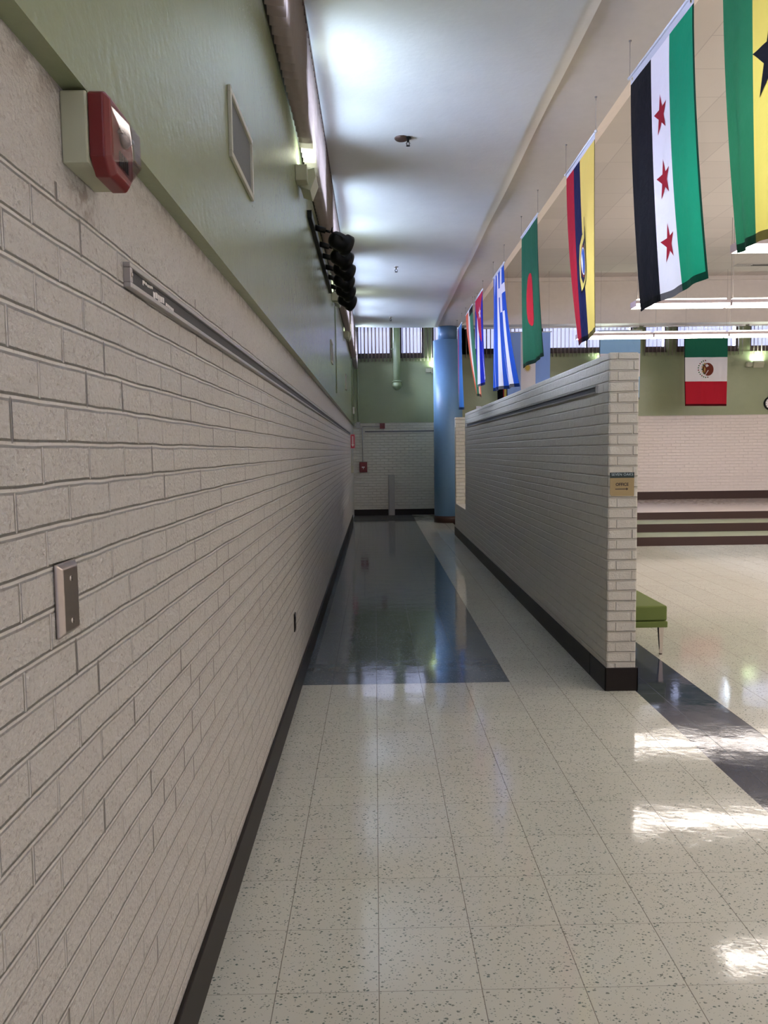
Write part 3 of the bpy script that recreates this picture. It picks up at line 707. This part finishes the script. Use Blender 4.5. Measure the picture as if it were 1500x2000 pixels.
finish('body', B((0, 0.125, -0.05, 0, 0, 0.135)), M['red'], t, bevel=0.006)
finish('flash_lens', B((0.03, 0.095, -0.07, -0.05, 0.075, 0.115)), M['clear'], t, bevel=0.004)
t = thing('pull_station', 'dark red fire pull station on the far corridor wall', 'pull station', (-0.385, YB, 1.08))
finish('back_box', B((0, 0.19, -0.05, 0, 0, 0.25)), M['red'], t, bevel=0.006)
finish('cover', B((0.02, 0.17, -0.075, -0.05, 0.03, 0.22)), M['red'], t, bevel=0.01)
finish('handle', B((0.06, 0.13, -0.088, -0.075, 0.115, 0.14), (0.088, 0.102, -0.088, -0.075, 0.08, 0.125)), M['whiteink'], t)
t = thing('strobe_alarm', 'white strobe high on the left green wall by the far corner', 'fire alarm', (XG, 17.2, 2.42))
finish('body', B((0, 0.05, 0, 0.12, 0, 0.15)), M['white'], t, bevel=0.006)
finish('flash_lens', B((0.05, 0.085, 0.03, 0.09, 0.06, 0.12)), M['clear'], t, bevel=0.004)
t = thing('wall_device', 'small white device on the stage wall just above the partition top', 'wall device', (2.26, YR-0.01, 2.50))
finish('body', B((0, 0.11, -0.05, 0, 0, 0.06)), M['white'], t, bevel=0.006)
# extinguisher sign, projecting from the wall
t = thing('extinguisher_sign', 'red projecting sign with white arrow at the far end of left wall', 'sign', (XL, 17.05, 1.66))
finish('panel', B((0, 0.10, 0, 0.004, 0, 0.31)), M['redsign'], t)
bm = bmesh.new()
box(bm, 0.006, 0.010, -0.001, 0, 0.006, 0.304); box(bm, 0.090, 0.094, -0.001, 0, 0.006, 0.304); box(bm, 0.010, 0.090, -0.001, 0, 0.006, 0.010); box(bm, 0.010, 0.090, -0.001, 0, 0.300, 0.304)
box(bm, 0.034, 0.066, -0.001, 0, 0.09, 0.27)
v_ = [bm.verts.new((x, -0.001, z)) for x, z in ((0.020, 0.09), (0.080, 0.09), (0.050, 0.03))]; bm.faces.new(v_)
finish('arrow', bm, M['whiteink'], t)['label'] = 'white downward arrow and border'
finish('arrow_lettering', B(*[(0.045, 0.055, -0.002, -0.001, 0.10+k*0.019, 0.112+k*0.019) for k in range(9)]), M['redsign'], t)
t = thing('wall_device', 'small cream box on the left wall under the red arrow sign', 'wall device', (XL, 17.2, 1.12))
finish('body', B((0, 0.06, 0, 0.12, 0, 0.16)), M['cream'], t, bevel=0.006)
conduit('thin cream conduit above the small cream box on the left wall', [(XL+0.012, 17.26, 1.28), (XL+0.012, 17.26, 1.64)], 0.007, 'cream')

# green drain pipe on the far wall
t = thing('drain_pipe', 'green painted pipe with bulbous capped end on far wall', 'pipe', (0.563, YB-0.12, 0))
bm = bmesh.new(); tube(bm, (0, 0, 3.22), (0, 0, 4.82), 0.085, n=24); finish('pipe', bm, M['greenmetal'], t)
bm = bmesh.new(); lathe(bm, (0, 0, 3.30), (0, 0, -1), [(0, 0.115), (0.02, 0.115), (0.022, 0.10)], 24); finish('flange', bm, M['greenmetal'], t)
bm = bmesh.new(); lathe(bm, (0, 0, 3.28), (0, 0, -1), [(0, 0.08), (0.04, 0.105), (0.10, 0.115), (0.15, 0.095), (0.19, 0.05), (0.20, 0.01)], 24)
tube(bm, (0, 0, 3.18), (0, 0.11, 3.18), 0.05, n=12); finish('end_cap', bm, M['greenmetal'], t)
bm = bmesh.new(); lathe(bm, (-0.085, -0.02, 4.06), (-1, 0, 0), [(0, 0.03), (0.03, 0.03), (0.032, 0.015), (0.07, 0.012)], 12); finish('valve', bm, M['greenmetal'], t)
# white post on far wall
t = thing('floor_post', 'pale grey flat post standing against the far corridor wall', 'post', (0.34, YB-0.06, 0.006))
finish('cover', B((0, 0.135, -0.02, 0.046, 0, 1.0)), M['greypaint'], t, bevel=0.004)
finish('side_lip', B((-0.022, 0, 0.02, 0.046, 0, 1.0)), M['greypaint'], t)

# ceiling devices
t = thing('smoke_detector', 'round ceiling plate with hanging sprinkler over the near corridor', 'sprinkler', (0.27, 6.98, zceil(0.27, 6.98)-0.002))
bm = bmesh.new(); lathe(bm, (0, 0, 0.004), (0, 0, -1), [(0, 0.062), (0.008, 0.062), (0.018, 0.050), (0.020, 0.03)], 28); finish('plate', bm, M['rubber'], t)
bm = bmesh.new(); lathe(bm, (0.055, -0.02, 0.0), (0, 0, -1), [(0, 0.03), (0.012, 0.03), (0.014, 0.012), (0.040, 0.010)], 16)
for s_ in (-1, 1): polytube(bm, [(0.055+s_*0.004, -0.02, -0.035), (0.055+s_*0.016, -0.02, -0.05), (0.055+s_*0.006, -0.02, -0.068)], 0.003, 6)
lathe(bm, (0.055, -0.02, -0.066), (0, 0, -1), [(0, 0.006), (0.004, 0.018), (0.006, 0.018)], 14); finish('sprinkler_head', bm, M['black'], t)
def sprk(label, x, y):
    t = thing('sprinkler', label, 'sprinkler', (x, y, zceil(x, y)), 0, 'small ceiling sprinklers')
    bm = bmesh.new(); lathe(bm, (0, 0, 0.004), (0, 0, -1), [(0, 0.035), (0.008, 0.033), (0.010, 0.010), (0.035, 0.010)], 16); finish('escutcheon', bm, M['chrome'], t)
    bm = bmesh.new()
    for s_ in (-1, 1): polytube(bm, [(s_*0.004, 0, -0.033), (s_*0.02, 0, -0.048), (s_*0.006, 0, -0.07)], 0.004, 6)
    lathe(bm, (0, 0, -0.068), (0, 0, -1), [(0, 0.008), (0.004, 0.022), (0.007, 0.022)], 14); finish('deflector', bm, M['black'], t)
sprk('small dark sprinkler in the middle of the corridor ceiling', 0.35, 11.64)
sprk('tiny sprinkler at the far end of the corridor ceiling', 0.36, 16.0)

# ------------------------------------------------------------------ office sign on the end of the partition
t = thing('office_sign', 'gold sign reading SEVEN OAKS, OFFICE with right arrow on partition end', 'sign', (1.512, PY0, 1.283))
bm = bmesh.new()
pts = [(0.010, 0), (0.156, 0), (0.156, 0.117), (0, 0.117), (0, 0.014)]
A = [bm.verts.new((x, -0.004, z)) for x, z in pts]; Bv = [bm.verts.new((x, 0, z)) for x, z in pts]
for i in range(5): bm.faces.new((A[i], A[(i+1) % 5], Bv[(i+1) % 5], Bv[i]))
bm.faces.new(A); bm.faces.new(Bv[::-1]); finish('plate', bm, M['gold'], t)
finish('header', B((0, 0.156, -0.006, 0, 0.117, 0.152)), M['signgreen'], t)
local_text(t, 'header_lettering', 'SEVEN OAKS', 0.0235, M['paleink'], (0.078, -0.0066, 0.1385), (1, 0, 0), (0, 0, 1), 0.98, 'pale lettering SEVEN OAKS', 1.08)
local_text(t, 'lettering', 'OFFICE', 0.0265, M['ink'], (0.078, -0.0046, 0.074), (1, 0, 0), (0, 0, 1), 0.98, 'black lettering OFFICE', 1.0, 0.0006)
bm = B((0.034, 0.110, -0.0046, -0.004, 0.0425, 0.0475))
bm.faces.new([bm.verts.new((x, -0.0046, z)) for x, z in ((0.106, 0.036), (0.118, 0.045), (0.106, 0.054))]); finish('arrow', bm, M['ink'], t)

# ------------------------------------------------------------------ bench and magazine
t = thing('bench', 'green upholstered bench on tapered metal legs behind the partition end', 'bench', (1.72, 5.85, 0))
finish('cushion', B((0, 0.50, 0, 1.55, 0.268, 0.385)), M['benchg'], t, bevel=0.014, seg=4)
finish('seat_base', B((0.002, 0.503, -0.004, 1.554, 0.217, 0.264)), M['benchg'], t, bevel=0.006, seg=3)
for (x, y) in ((0.462, 0.035), (0.04, 0.035), (0.462, 1.51), (0.04, 1.51)):
    bm = bmesh.new()
    a = [bm.verts.new((x+dx*0.019, y+dy*0.019, 0.217)) for dx, dy in ((-1, -1), (1, -1), (1, 1), (-1, 1))]
    b_ = [bm.verts.new((x+0.004+dx*0.009, y+dy*0.009, 0.008)) for dx, dy in ((-1, -1), (1, -1), (1, 1), (-1, 1))]
    for i in range(4): bm.faces.new((a[i], a[(i+1) % 4], b_[(i+1) % 4], b_[i]))
    bm.faces.new(a); bm.faces.new(b_[::-1]); l_ = finish('leg', bm, M['chrome'], t)
    finish('foot', B((x-0.004, x+0.012, y-0.008, y+0.008, 0, 0.008)), M['rubber'], l_)
t = thing('magazine', 'thin printed booklet lying on the green bench', 'booklet', (1.79, 5.90, 0.385), math.radians(4))
finish('pages', B((0, 0.20, 0, 0.26, 0.001, 0.007)), M['paper'], t)
finish('cover', B((0.008, 0.192, 0.012, 0.25, 0.007, 0.0078)), M['print'], t)

# ------------------------------------------------------------------ hall lamps
def lamp_section():
    t = thing('pendant_lamp', 'x', 'lamp')
    L = 1.20
    finish('lower_lens', B((0.01, L-0.01, -0.10, -0.006, 0, 0.032), (0.01, L-0.01, 0.006, 0.10, 0, 0.032)), M['lens'], t)
    finish('housing', B((0, L, -0.105, 0.105, 0.032, 0.074), (0, 0.01, -0.105, 0.105, 0, 0.032), (L-0.01, L, -0.105, 0.105, 0, 0.032), (0.01, L-0.01, -0.006, 0.006, 0, 0.032)), M['housing'], t)
    finish('upper_lens', B((0.04, L-0.04, -0.07, 0.07, 0.074, 0.095)), M['uplens'], t)
    bm = bmesh.new(); tube(bm, (0.06, 0, 0.095), (0.06, 0, ZT-3.36), 0.003, n=6); finish('suspension_cable', bm, M['wire'], t)
    return t
rows = {(7.17, 'third row from the back'): None}
rowdef = [(12.70, 'row nearest the stage'), (9.98, 'row behind the three-star flag'), (7.17, 'row under the yellow flag'), (4.4, 'unseen'), (1.7, 'unseen'), (-1.0, 'unseen')]
proto = None
ordn = ['first', 'second', 'third', 'fourth', 'fifth', 'sixth', 'seventh']
for y, rl in rowdef:
    for k in range(7):
        x = 3.29+k*1.21
        vis = (x+1.2)/y < 0.55 if y > 0 else False
        if y > 5 and x/y < 0.53:
            l_ = 'white linear lamp, %s from the left in the %s' % (ordn[k], rl)
        else:
            l_ = 'suspended white linear lamp of the hall outside the frame'
        if proto is None: proto = lamp_section(); o = proto
        else: o = copy_tree(proto)
        o.location = (x, y, 3.36); o['label'] = l_; o['group'] = 'linear lamps in the hall' if 'outside' not in l_ else 'linear lamps outside the frame'
# slot diffuser
t = thing('slot_diffuser', 'black linear air slot in the tiled ceiling at right', 'air vent', (7.3, 15.85, ZT-0.001))
finish('slot', B((0.35, 3.4, 0, 0.13, -0.012, 0)), M['black'], t)
finish('trim', B((0, 3.45, -0.02, 0, -0.014, 0), (0, 3.45, 0.13, 0.15, -0.014, 0), (0, 0.35, 0.05, 0.08, -0.012, 0)), M['greypaint'], t)
# clock
t = thing('wall_clock', 'round black rimmed clock on the green stage wall', 'clock', (8.83, YR-0.01, 2.543))
bm = bmesh.new(); lathe(bm, (0, 0, 0), (0, -1, 0), [(0, 0.15), (0.03, 0.15), (0.042, 0.14), (0.040, 0.122), (0.02, 0.120)], 36); finish('rim', bm, M['black'], t)
bm = bmesh.new(); lathe(bm, (0, 0, 0), (0, -1, 0), [(0.018, 0.121), (0.0215, 0.121)], 36); face_ = finish('dial', bm, M['whiteink'], t)
bm = bmesh.new()
for k in range(12):
    a_ = k*math.pi/6; mt = Matrix.Rotation(a_, 4, 'Y'); box(bm, -0.004, 0.004, -0.0225, -0.0215, 0.088, 0.112, 0, mt)
finish('hour_marks', bm, M['black'], face_)
for nm, ln, a_ in (('hour_hand', 0.065, 0.6), ('minute_hand', 0.095, 2.4)):
    finish(nm, (lambda bm_: bm_)(B()), M['black'], t) if False else None
    bm = bmesh.new(); box(bm, -0.004, 0.004, -0.025, -0.023, -0.015, ln, 0, Matrix.Rotation(a_, 4, 'Y')); finish(nm, bm, M['black'], t)

# ------------------------------------------------------------------ flags
class Flag:
    def __init__(s, name, label, P0, P1, Q0, Q1, mat, amp=0.03, nf=3, ph=0.0, flare=1.7, droop=0.0, wires=True, soff=ZC, pole_ext=0.02, group='flags hanging over the partition', shear=0.0, pinch=0.0):
        s.P0, s.P1, s.Q0, s.Q1 = map(Vector, (P0, P1, Q0, Q1)); s.amp, s.nf, s.ph, s.flare, s.droop, s.shear, s.pinch = amp, nf, ph, flare, droop, shear, pinch
        d = (s.P1-s.P0).normalized(); s.n = d.cross(Vector((0, 0, 1))).normalized()
        s.t = thing(name, label, 'flag', tuple(s.P0), 0, group)
        NU, NV = 48, 60; bm = bmesh.new(); uvl = bm.loops.layers.uv.new('UVMap')
        vs__ = [[bm.verts.new(s.at(i/NU, j/NV)) for i in range(NU+1)] for j in range(NV+1)]
        for j in range(NV):
            for i in range(NU):
                f = bm.faces.new((vs__[j][i], vs__[j][i+1], vs__[j+1][i+1], vs__[j+1][i])); f.smooth = True
                for lp, (a, b_) in zip(f.loops, ((i, j), (i+1, j), (i+1, j+1), (i, j+1))): lp[uvl].uv = (a/NU, b_/NV)
        s.cloth = finish('cloth', bm, mat, s.t)
        bm = bmesh.new(); L0 = Vector((0, 0, 0))-d*pole_ext; L1 = (s.P1-s.P0)+d*pole_ext
        tube(bm, L0, L1, 0.0095, n=12); lathe(bm, L0, -d, [(0, 0.012), (0.012, 0.012), (0.016, 0.004)], 12); lathe(bm, L1, d, [(0, 0.012), (0.012, 0.012), (0.016, 0.004)], 12)
        finish('pole', bm, M['pole'], s.t)
        if wires:
            for e in (L0, L1):
                bm = bmesh.new(); top_ = Vector((e.x, e.y, soff-s.P0.z))
                tube(bm, e, top_, 0.0016, n=6); lathe(bm, top_, (0, 0, -1), [(0, 0.010), (0.006, 0.009), (0.010, 0.003), (0.03, 0.002)], 10)
                finish('hanging_wire', bm, M['wire'], s.t)
    def at(s, u, v, off=0.0):
        z = s.P0.z + (s.P1.z-s.P0.z)*u
        zb = s.Q0.z + (s.Q1.z-s.Q0.z)*u - s.droop*math.sin(math.pi*u)
        k = v**s.flare
        a = s.P0.lerp(s.P1, u); q = s.Q0.lerp(s.Q1, u)
        p = a.lerp(q, k); p.z = z+(zb-z)*v
        fold = s.amp*(v**0.8)*(math.sin(2*math.pi*s.nf*u + s.ph + 1.3*v) + 0.4*math.sin(2*math.pi*(s.nf*2.3)*u + s.ph*2 - 2.0*v))
        edge = min(1, 6*min(u, 1-u)+0.35)
        p = p + s.n*(fold*edge + s.shear*math.sin(math.pi*u)*v)
        return p - s.P0 + s.n*off
    def decal(s, name, polys, label=None, sub=3, parent=None):
        bm = bmesh.new(); mats = []
        for k, (pts, mat) in enumerate(polys):
            if mat not in mats: mats.append(mat)
            mi = mats.index(mat)
            cx_ = sum(p[0] for p in pts)/len(pts); cy_ = sum(p[1] for p in pts)/len(pts)
            tris = [((cx_, cy_), pts[i], pts[(i+1) % len(pts)]) for i in range(len(pts))]
            for _ in range(sub):
                nt_ = []
                for a, b_, c_ in tris:
                    ab = ((a[0]+b_[0])/2, (a[1]+b_[1])/2); bc = ((b_[0]+c_[0])/2, (b_[1]+c_[1])/2); ca = ((c_[0]+a[0])/2, (c_[1]+a[1])/2)
                    nt_ += [(a, ab, ca), (ab, b_, bc), (ca, bc, c_), (ab, bc, ca)]
                tris = nt_
            for sg in (-1, 1):
                cache = {}
                for tri in tris:
                    vv = []
                    for q in tri:
                        kq = (round(q[0], 6), round(q[1], 6))
                        if kq not in cache: cache[kq] = bm.verts.new(s.at(q[0], q[1], sg*(0.0025+0.0012*k)))
                        vv.append(cache[kq])
                    try: f = bm.faces.new(vv); f.material_index = mi; f.smooth = True
                    except ValueError: pass
        me = bpy.data.meshes.new(name); bm.to_mesh(me); bm.free()
        for m_ in mats: me.materials.append(m_)
        o = bpy.data.objects.new(name, me); COL.objects.link(o); o.parent = parent or s.t
        if label: o['label'] = label
        return o
def star(cu, cv_, ru, rv, rot=0.0, inner=0.382, n=5):
    pts = []
    for k in range(2*n):
        r = 1.0 if k % 2 == 0 else inner; a = rot + math.pi*k/n
        pts.append((cu+ru*r*math.sin(a), cv_-rv*r*math.cos(a)))
    return pts
def ell(cu, cv_, ru, rv, n=24, a0=0, a1=2*math.pi): return [(cu+ru*math.cos(a0+(a1-a0)*k/n), cv_+rv*math.sin(a0+(a1-a0)*k/n)) for k in range(n)]

cl = {k: cloth_mat('cloth_'+k, v) for k, v in dict(red=(0.30, 0.012, 0.022), black=(0.006, 0.006, 0.008), white=(0.62, 0.60, 0.60), gold=(0.55, 0.42, 0.10), brown=(0.16, 0.035, 0.02), blue=(0.03, 0.08, 0.28), navy=(0.008, 0.008, 0.03), sun=(0.45, 0.33, 0.10), bright=(0.36, 0.012, 0.02), green=(0.05, 0.12, 0.05)).items()}
GREEN1 = (0.015, 0.115, 0.045); YEL = (0.52, 0.41, 0.075); WHT = (0.66, 0.63, 0.63); RED1 = (0.30, 0.012, 0.022)

# u = 0 is the edge nearest the camera
f1 = Flag('hanging_flag', 'green, yellow and red flag with black star at the top right corner', (1.71, 2.92, 4.03), (1.71, 3.93, 4.03), (1.72, 2.95, 2.46), (1.79, 3.90, 2.54),
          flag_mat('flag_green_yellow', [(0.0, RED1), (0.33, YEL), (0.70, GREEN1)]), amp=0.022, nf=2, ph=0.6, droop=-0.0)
f1.decal('star', [(star(0.545, 0.49, 0.165, 0.125), cl['black'])], 'black five-pointed star')
f2 = Flag('hanging_flag', 'black, white and green flag with three red stars, the widest in view', (1.735, 4.33, 4.01), (1.735, 5.36, 4.05), (1.815, 4.27, 2.50), (1.79, 5.28, 2.50),
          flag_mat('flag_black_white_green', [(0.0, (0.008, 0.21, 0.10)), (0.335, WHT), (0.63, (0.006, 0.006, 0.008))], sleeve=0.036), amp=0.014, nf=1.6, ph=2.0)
for v_ in (0.30, 0.55, 0.80): f2.decal('star', [(star(0.49, v_-0.01, 0.105, 0.080, 0.06), cl['red'])], 'red five-pointed star')
for u_ in (0.035, 0.965):
    f2.decal('grommet', [(ell(u_, 0.018, 0.010, 0.0075, 12), cl['gold']), (ell(u_, 0.018, 0.005, 0.004, 10), cl['black'])], 'small metal grommet', 1)
f3 = Flag('hanging_flag', 'yellow, dark blue and red flag with a coat of arms', (1.74, 6.22, 4.03), (1.74, 7.12, 4.03), (1.75, 6.18, 2.50), (1.825, 6.98, 2.50),
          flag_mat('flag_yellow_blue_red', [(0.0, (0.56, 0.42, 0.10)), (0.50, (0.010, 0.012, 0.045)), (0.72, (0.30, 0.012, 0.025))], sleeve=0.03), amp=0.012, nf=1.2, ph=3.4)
f3.decal('coat_of_arms', [
    ([(0.37, 0.40), (0.42, 0.42), (0.52, 0.43), (0.60, 0.47), (0.64, 0.56), (0.645, 0.66), (0.62, 0.735), (0.52, 0.72), (0.42, 0.69), (0.35, 0.64), (0.34, 0.52)], cl['black']),
    ([(0.39, 0.415), (0.50, 0.435), (0.58, 0.475), (0.62, 0.56), (0.625, 0.66), (0.60, 0.725), (0.50, 0.70), (0.40, 0.67), (0.37, 0.60), (0.37, 0.50)], cl['gold']),
    ([(0.40, 0.46), (0.52, 0.49), (0.58, 0.56), (0.59, 0.65), (0.54, 0.69), (0.42, 0.655), (0.38, 0.58)], cl['navy']),
    (ell(0.48, 0.575, 0.095, 0.088), cl['brown']), (ell(0.475, 0.575, 0.082, 0.075), cl['white']), (ell(0.47, 0.575, 0.070, 0.067), cl['blue']),
    ([(0.50, 0.53), (0.54, 0.56), (0.52, 0.60), (0.50, 0.63), (0.49, 0.58)], cl['white']),
    ([(0.325, 0.36), (0.345, 0.36), (0.345, 0.50), (0.325, 0.50)], cl['navy'])], 'coat of arms with blue oval and gold wreath')
f4 = Flag('hanging_flag', 'dark green flag with a red disc, partly folded', (1.74, 8.36, 4.05), (1.74, 9.24, 4.05), (1.79, 8.22, 2.56), (1.725, 9.05, 2.52),
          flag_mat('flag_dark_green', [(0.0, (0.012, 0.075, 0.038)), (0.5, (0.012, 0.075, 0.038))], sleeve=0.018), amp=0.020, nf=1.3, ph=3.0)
f4.decal('disc', [(ell(0.54, 0.53, 0.17, 0.195, 28), cl['bright'])], 'red disc')
def greek(nt, U, V, c):
    S = 1/9.0
    k = mth(nt, 'MODULO', mth(nt, 'FLOOR', mth(nt, 'MULTIPLY', U, 9.0)), 2.0)
    st_ = mixc(nt, k, (0.018, 0.075, 0.40), (0.66, 0.64, 0.66))
    canton = mth(nt, 'MULTIPLY', mth(nt, 'LESS_THAN', U, 5*S), mth(nt, 'LESS_THAN', V, 0.37))
    cu_ = mth(nt, 'LESS_THAN', mth(nt, 'ABSOLUTE', mth(nt, 'SUBTRACT', U, 2.5*S)), 0.5*S)
    cv2 = mth(nt, 'LESS_THAN', mth(nt, 'ABSOLUTE', mth(nt, 'SUBTRACT', V, 0.185)), 0.037)
    cr_ = mixc(nt, mth(nt, 'MAXIMUM', cu_, cv2), (0.018, 0.075, 0.40), (0.66, 0.64, 0.66))
    return mixc(nt, canton, st_, cr_)
f5 = Flag('hanging_flag', 'blue and white striped flag with white cross', (1.745, 10.52, 4.06), (1.745, 11.42, 4.06), (1.94, 10.46, 2.43), (1.72, 11.38, 2.44),
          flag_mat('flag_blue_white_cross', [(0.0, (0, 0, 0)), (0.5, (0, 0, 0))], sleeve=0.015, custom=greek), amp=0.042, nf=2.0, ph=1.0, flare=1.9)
def cuba(nt, U, V, c):
    k = mth(nt, 'MODULO', mth(nt, 'FLOOR', mth(nt, 'MULTIPLY', U, 5.0)), 2.0)
    st_ = mixc(nt, k, (0.008, 0.016, 0.26), (0.62, 0.60, 0.62))
    tri = mth(nt, 'LESS_THAN', mth(nt, 'ADD', mth(nt, 'MULTIPLY', mth(nt, 'ABSOLUTE', mth(nt, 'SUBTRACT', U, 0.5)), 1.04), V), 0.52)
    return mixc(nt, tri, st_, (0.42, 0.02, 0.05))
f6 = Flag('hanging_flag', 'dark blue and white striped flag with red triangle and white star', (1.765, 12.70, 4.16), (1.765, 13.62, 4.16), (1.80, 12.60, 2.72), (1.80, 13.50, 2.62),
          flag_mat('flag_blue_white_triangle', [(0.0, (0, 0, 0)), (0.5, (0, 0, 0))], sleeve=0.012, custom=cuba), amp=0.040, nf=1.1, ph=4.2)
f6.decal('star', [(star(0.5, 0.20, 0.125, 0.078), cl['white'])], 'white five-pointed star')
def topblack(nt, U, V, c):
    return mixc(nt, mth(nt, 'MULTIPLY', mth(nt, 'LESS_THAN', V, 0.075), mth(nt, 'LESS_THAN', U, 0.5)), c, (0.006, 0.005, 0.004))
f7 = Flag('hanging_flag', 'green, white and orange flag with a black upper corner', (1.765, 14.0, 4.16), (1.765, 15.0, 4.14), (1.90, 14.0, 2.55), (1.96, 15.0, 2.62),
          flag_mat('flag_green_white_orange', [(0.0, (0.03, 0.15, 0.07)), (0.42, (0.60, 0.56, 0.48)), (0.62, (0.50, 0.09, 0.035))], sleeve=0.0, custom=topblack), amp=0.022, nf=1.0, ph=1.0, flare=1.6)
f8 = Flag('hanging_flag', 'narrow blue, red and green flag hanging beside the blue column', (1.75, 15.60, 4.10), (1.75, 16.40, 4.08), (1.79, 15.60, 2.40), (1.77, 16.40, 2.44),
          flag_mat('flag_blue_red_green', [(0.0, (0.03, 0.11, 0.27)), (0.66, (0.24, 0.025, 0.10)), (0.84, (0.05, 0.16, 0.17))], sleeve=0.0), amp=0.022, nf=1.0, ph=5.0)
# orange tip of one more flag
f9 = Flag('hanging_flag', 'orange flag of which only the pale tip shows under the striped flags', (1.80, 13.68, 4.16), (1.80, 13.93, 4.16), (1.88, 13.70, 2.49), (1.86, 13.86, 2.56),
          flag_mat('flag_orange', [(0.0, (0.62, 0.15, 0.06)), (0.5, (0.70, 0.40, 0.30))], sleeve=0.0), amp=0.010, nf=1.0, ph=5.0)
# flags facing the camera, in the hall
GB = 'flags hanging in front of the stage'
LB = (0.24, 0.37, 0.70)
f10 = Flag('hanging_flag', 'light blue and white flag with a gold sun behind the partition', (2.745, 16.3, 4.01), (3.665, 16.3, 4.01), (2.755, 16.28, 2.42), (3.655, 16.3, 2.42),
           flag_mat('flag_sun', [(0.0, LB), (0.33, WHT), (0.665, LB)], sleeve=0.0), amp=0.014, nf=2, ph=1.0, wires=False, group=GB)
f10.decal('sun', [(star(0.485, 0.46, 0.105, 0.070, 0, 0.45, 16), cl['sun']), (ell(0.485, 0.46, 0.045, 0.03), cl['gold'])], 'gold sun with rays', 1)
f11 = Flag('hanging_flag', 'pale blue and white banded flag mostly hidden by the partition end', (4.68, 16.3, 4.02), (5.54, 16.3, 4.02), (4.69, 16.3, 2.60), (5.53, 16.3, 2.60),
           flag_mat('flag_pale_blue', [(0.0, (0.24, 0.40, 0.58)), (0.33, WHT), (0.665, (0.24, 0.40, 0.58))], axis='v', sleeve=0.0), amp=0.012, nf=2.5, ph=0.4, wires=False, group=GB)
f12 = Flag('hanging_flag', 'green, white and red flag with round emblem on the stage wall side', (6.45, 16.3, 3.96), (7.36, 16.3, 3.96), (6.48, 16.28, 2.45), (7.36, 16.3, 2.44),
           flag_mat('flag_green_white_red', [(0.0, (0.012, 0.105, 0.06)), (0.335, WHT), (0.662, (0.38, 0.012, 0.025))], axis='v', sleeve=0.0), amp=0.012, nf=2, ph=2.2, wires=False, group=GB)
em = [(ell(0.55, 0.50, 0.135, 0.088, 24), cl['brown'])]
for k in range(13):
    a_ = math.radians(95+k*15.5); em.append((ell(0.505+0.185*math.cos(a_), 0.495-0.115*math.sin(a_), 0.016, 0.009, 8), cl['green'] if k % 3 else cl['brown']))
for k in range(6):
    a_ = math.radians(110+k*25); em.append((ell(0.50+0.10*math.cos(a_), 0.495-0.075*math.sin(a_), 0.020, 0.011, 8), cl['green'] if k % 2 else cl['sun']))
em.append(([(0.46, 0.585), (0.475, 0.585), (0.555, 0.515), (0.54, 0.512)], cl['white']))
em.append(([(0.47, 0.44), (0.52, 0.43), (0.56, 0.455), (0.50, 0.475)], cl['white']))
em.append(([(0.44, 0.50), (0.46, 0.46), (0.48, 0.50), (0.46, 0.55)], cl['sun']))
f12.decal('emblem', em, 'round brown and green emblem', 1)
f13 = Flag('hanging_flag', 'narrow gathered black, red and gold flag behind the striped flag', (2.66, 17.0, 3.95), (2.88, 17.0, 3.95), (2.68, 17.0, 2.50), (2.88, 17.0, 2.50),
           flag_mat('flag_black_red_gold', [(0.0, (0.006, 0.006, 0.008)), (0.62, (0.35, 0.03, 0.03)), (0.72, (0.55, 0.40, 0.08))], sleeve=0.0), amp=0.015, nf=1, ph=1, wires=False, group=GB)
for f_ in (f10, f11, f12, f13):
    w_ = (f_.P1-f_.P0).length
    for x_ in (0.03, w_-0.03):
        bm = bmesh.new(); tube(bm, (x_, 0, 0), (x_, 0, (4.27 if f_ is f13 else ZT)-f_.P0.z), 0.0016, n=6); finish('hanging_wire', bm, M['wire'], f_.t)
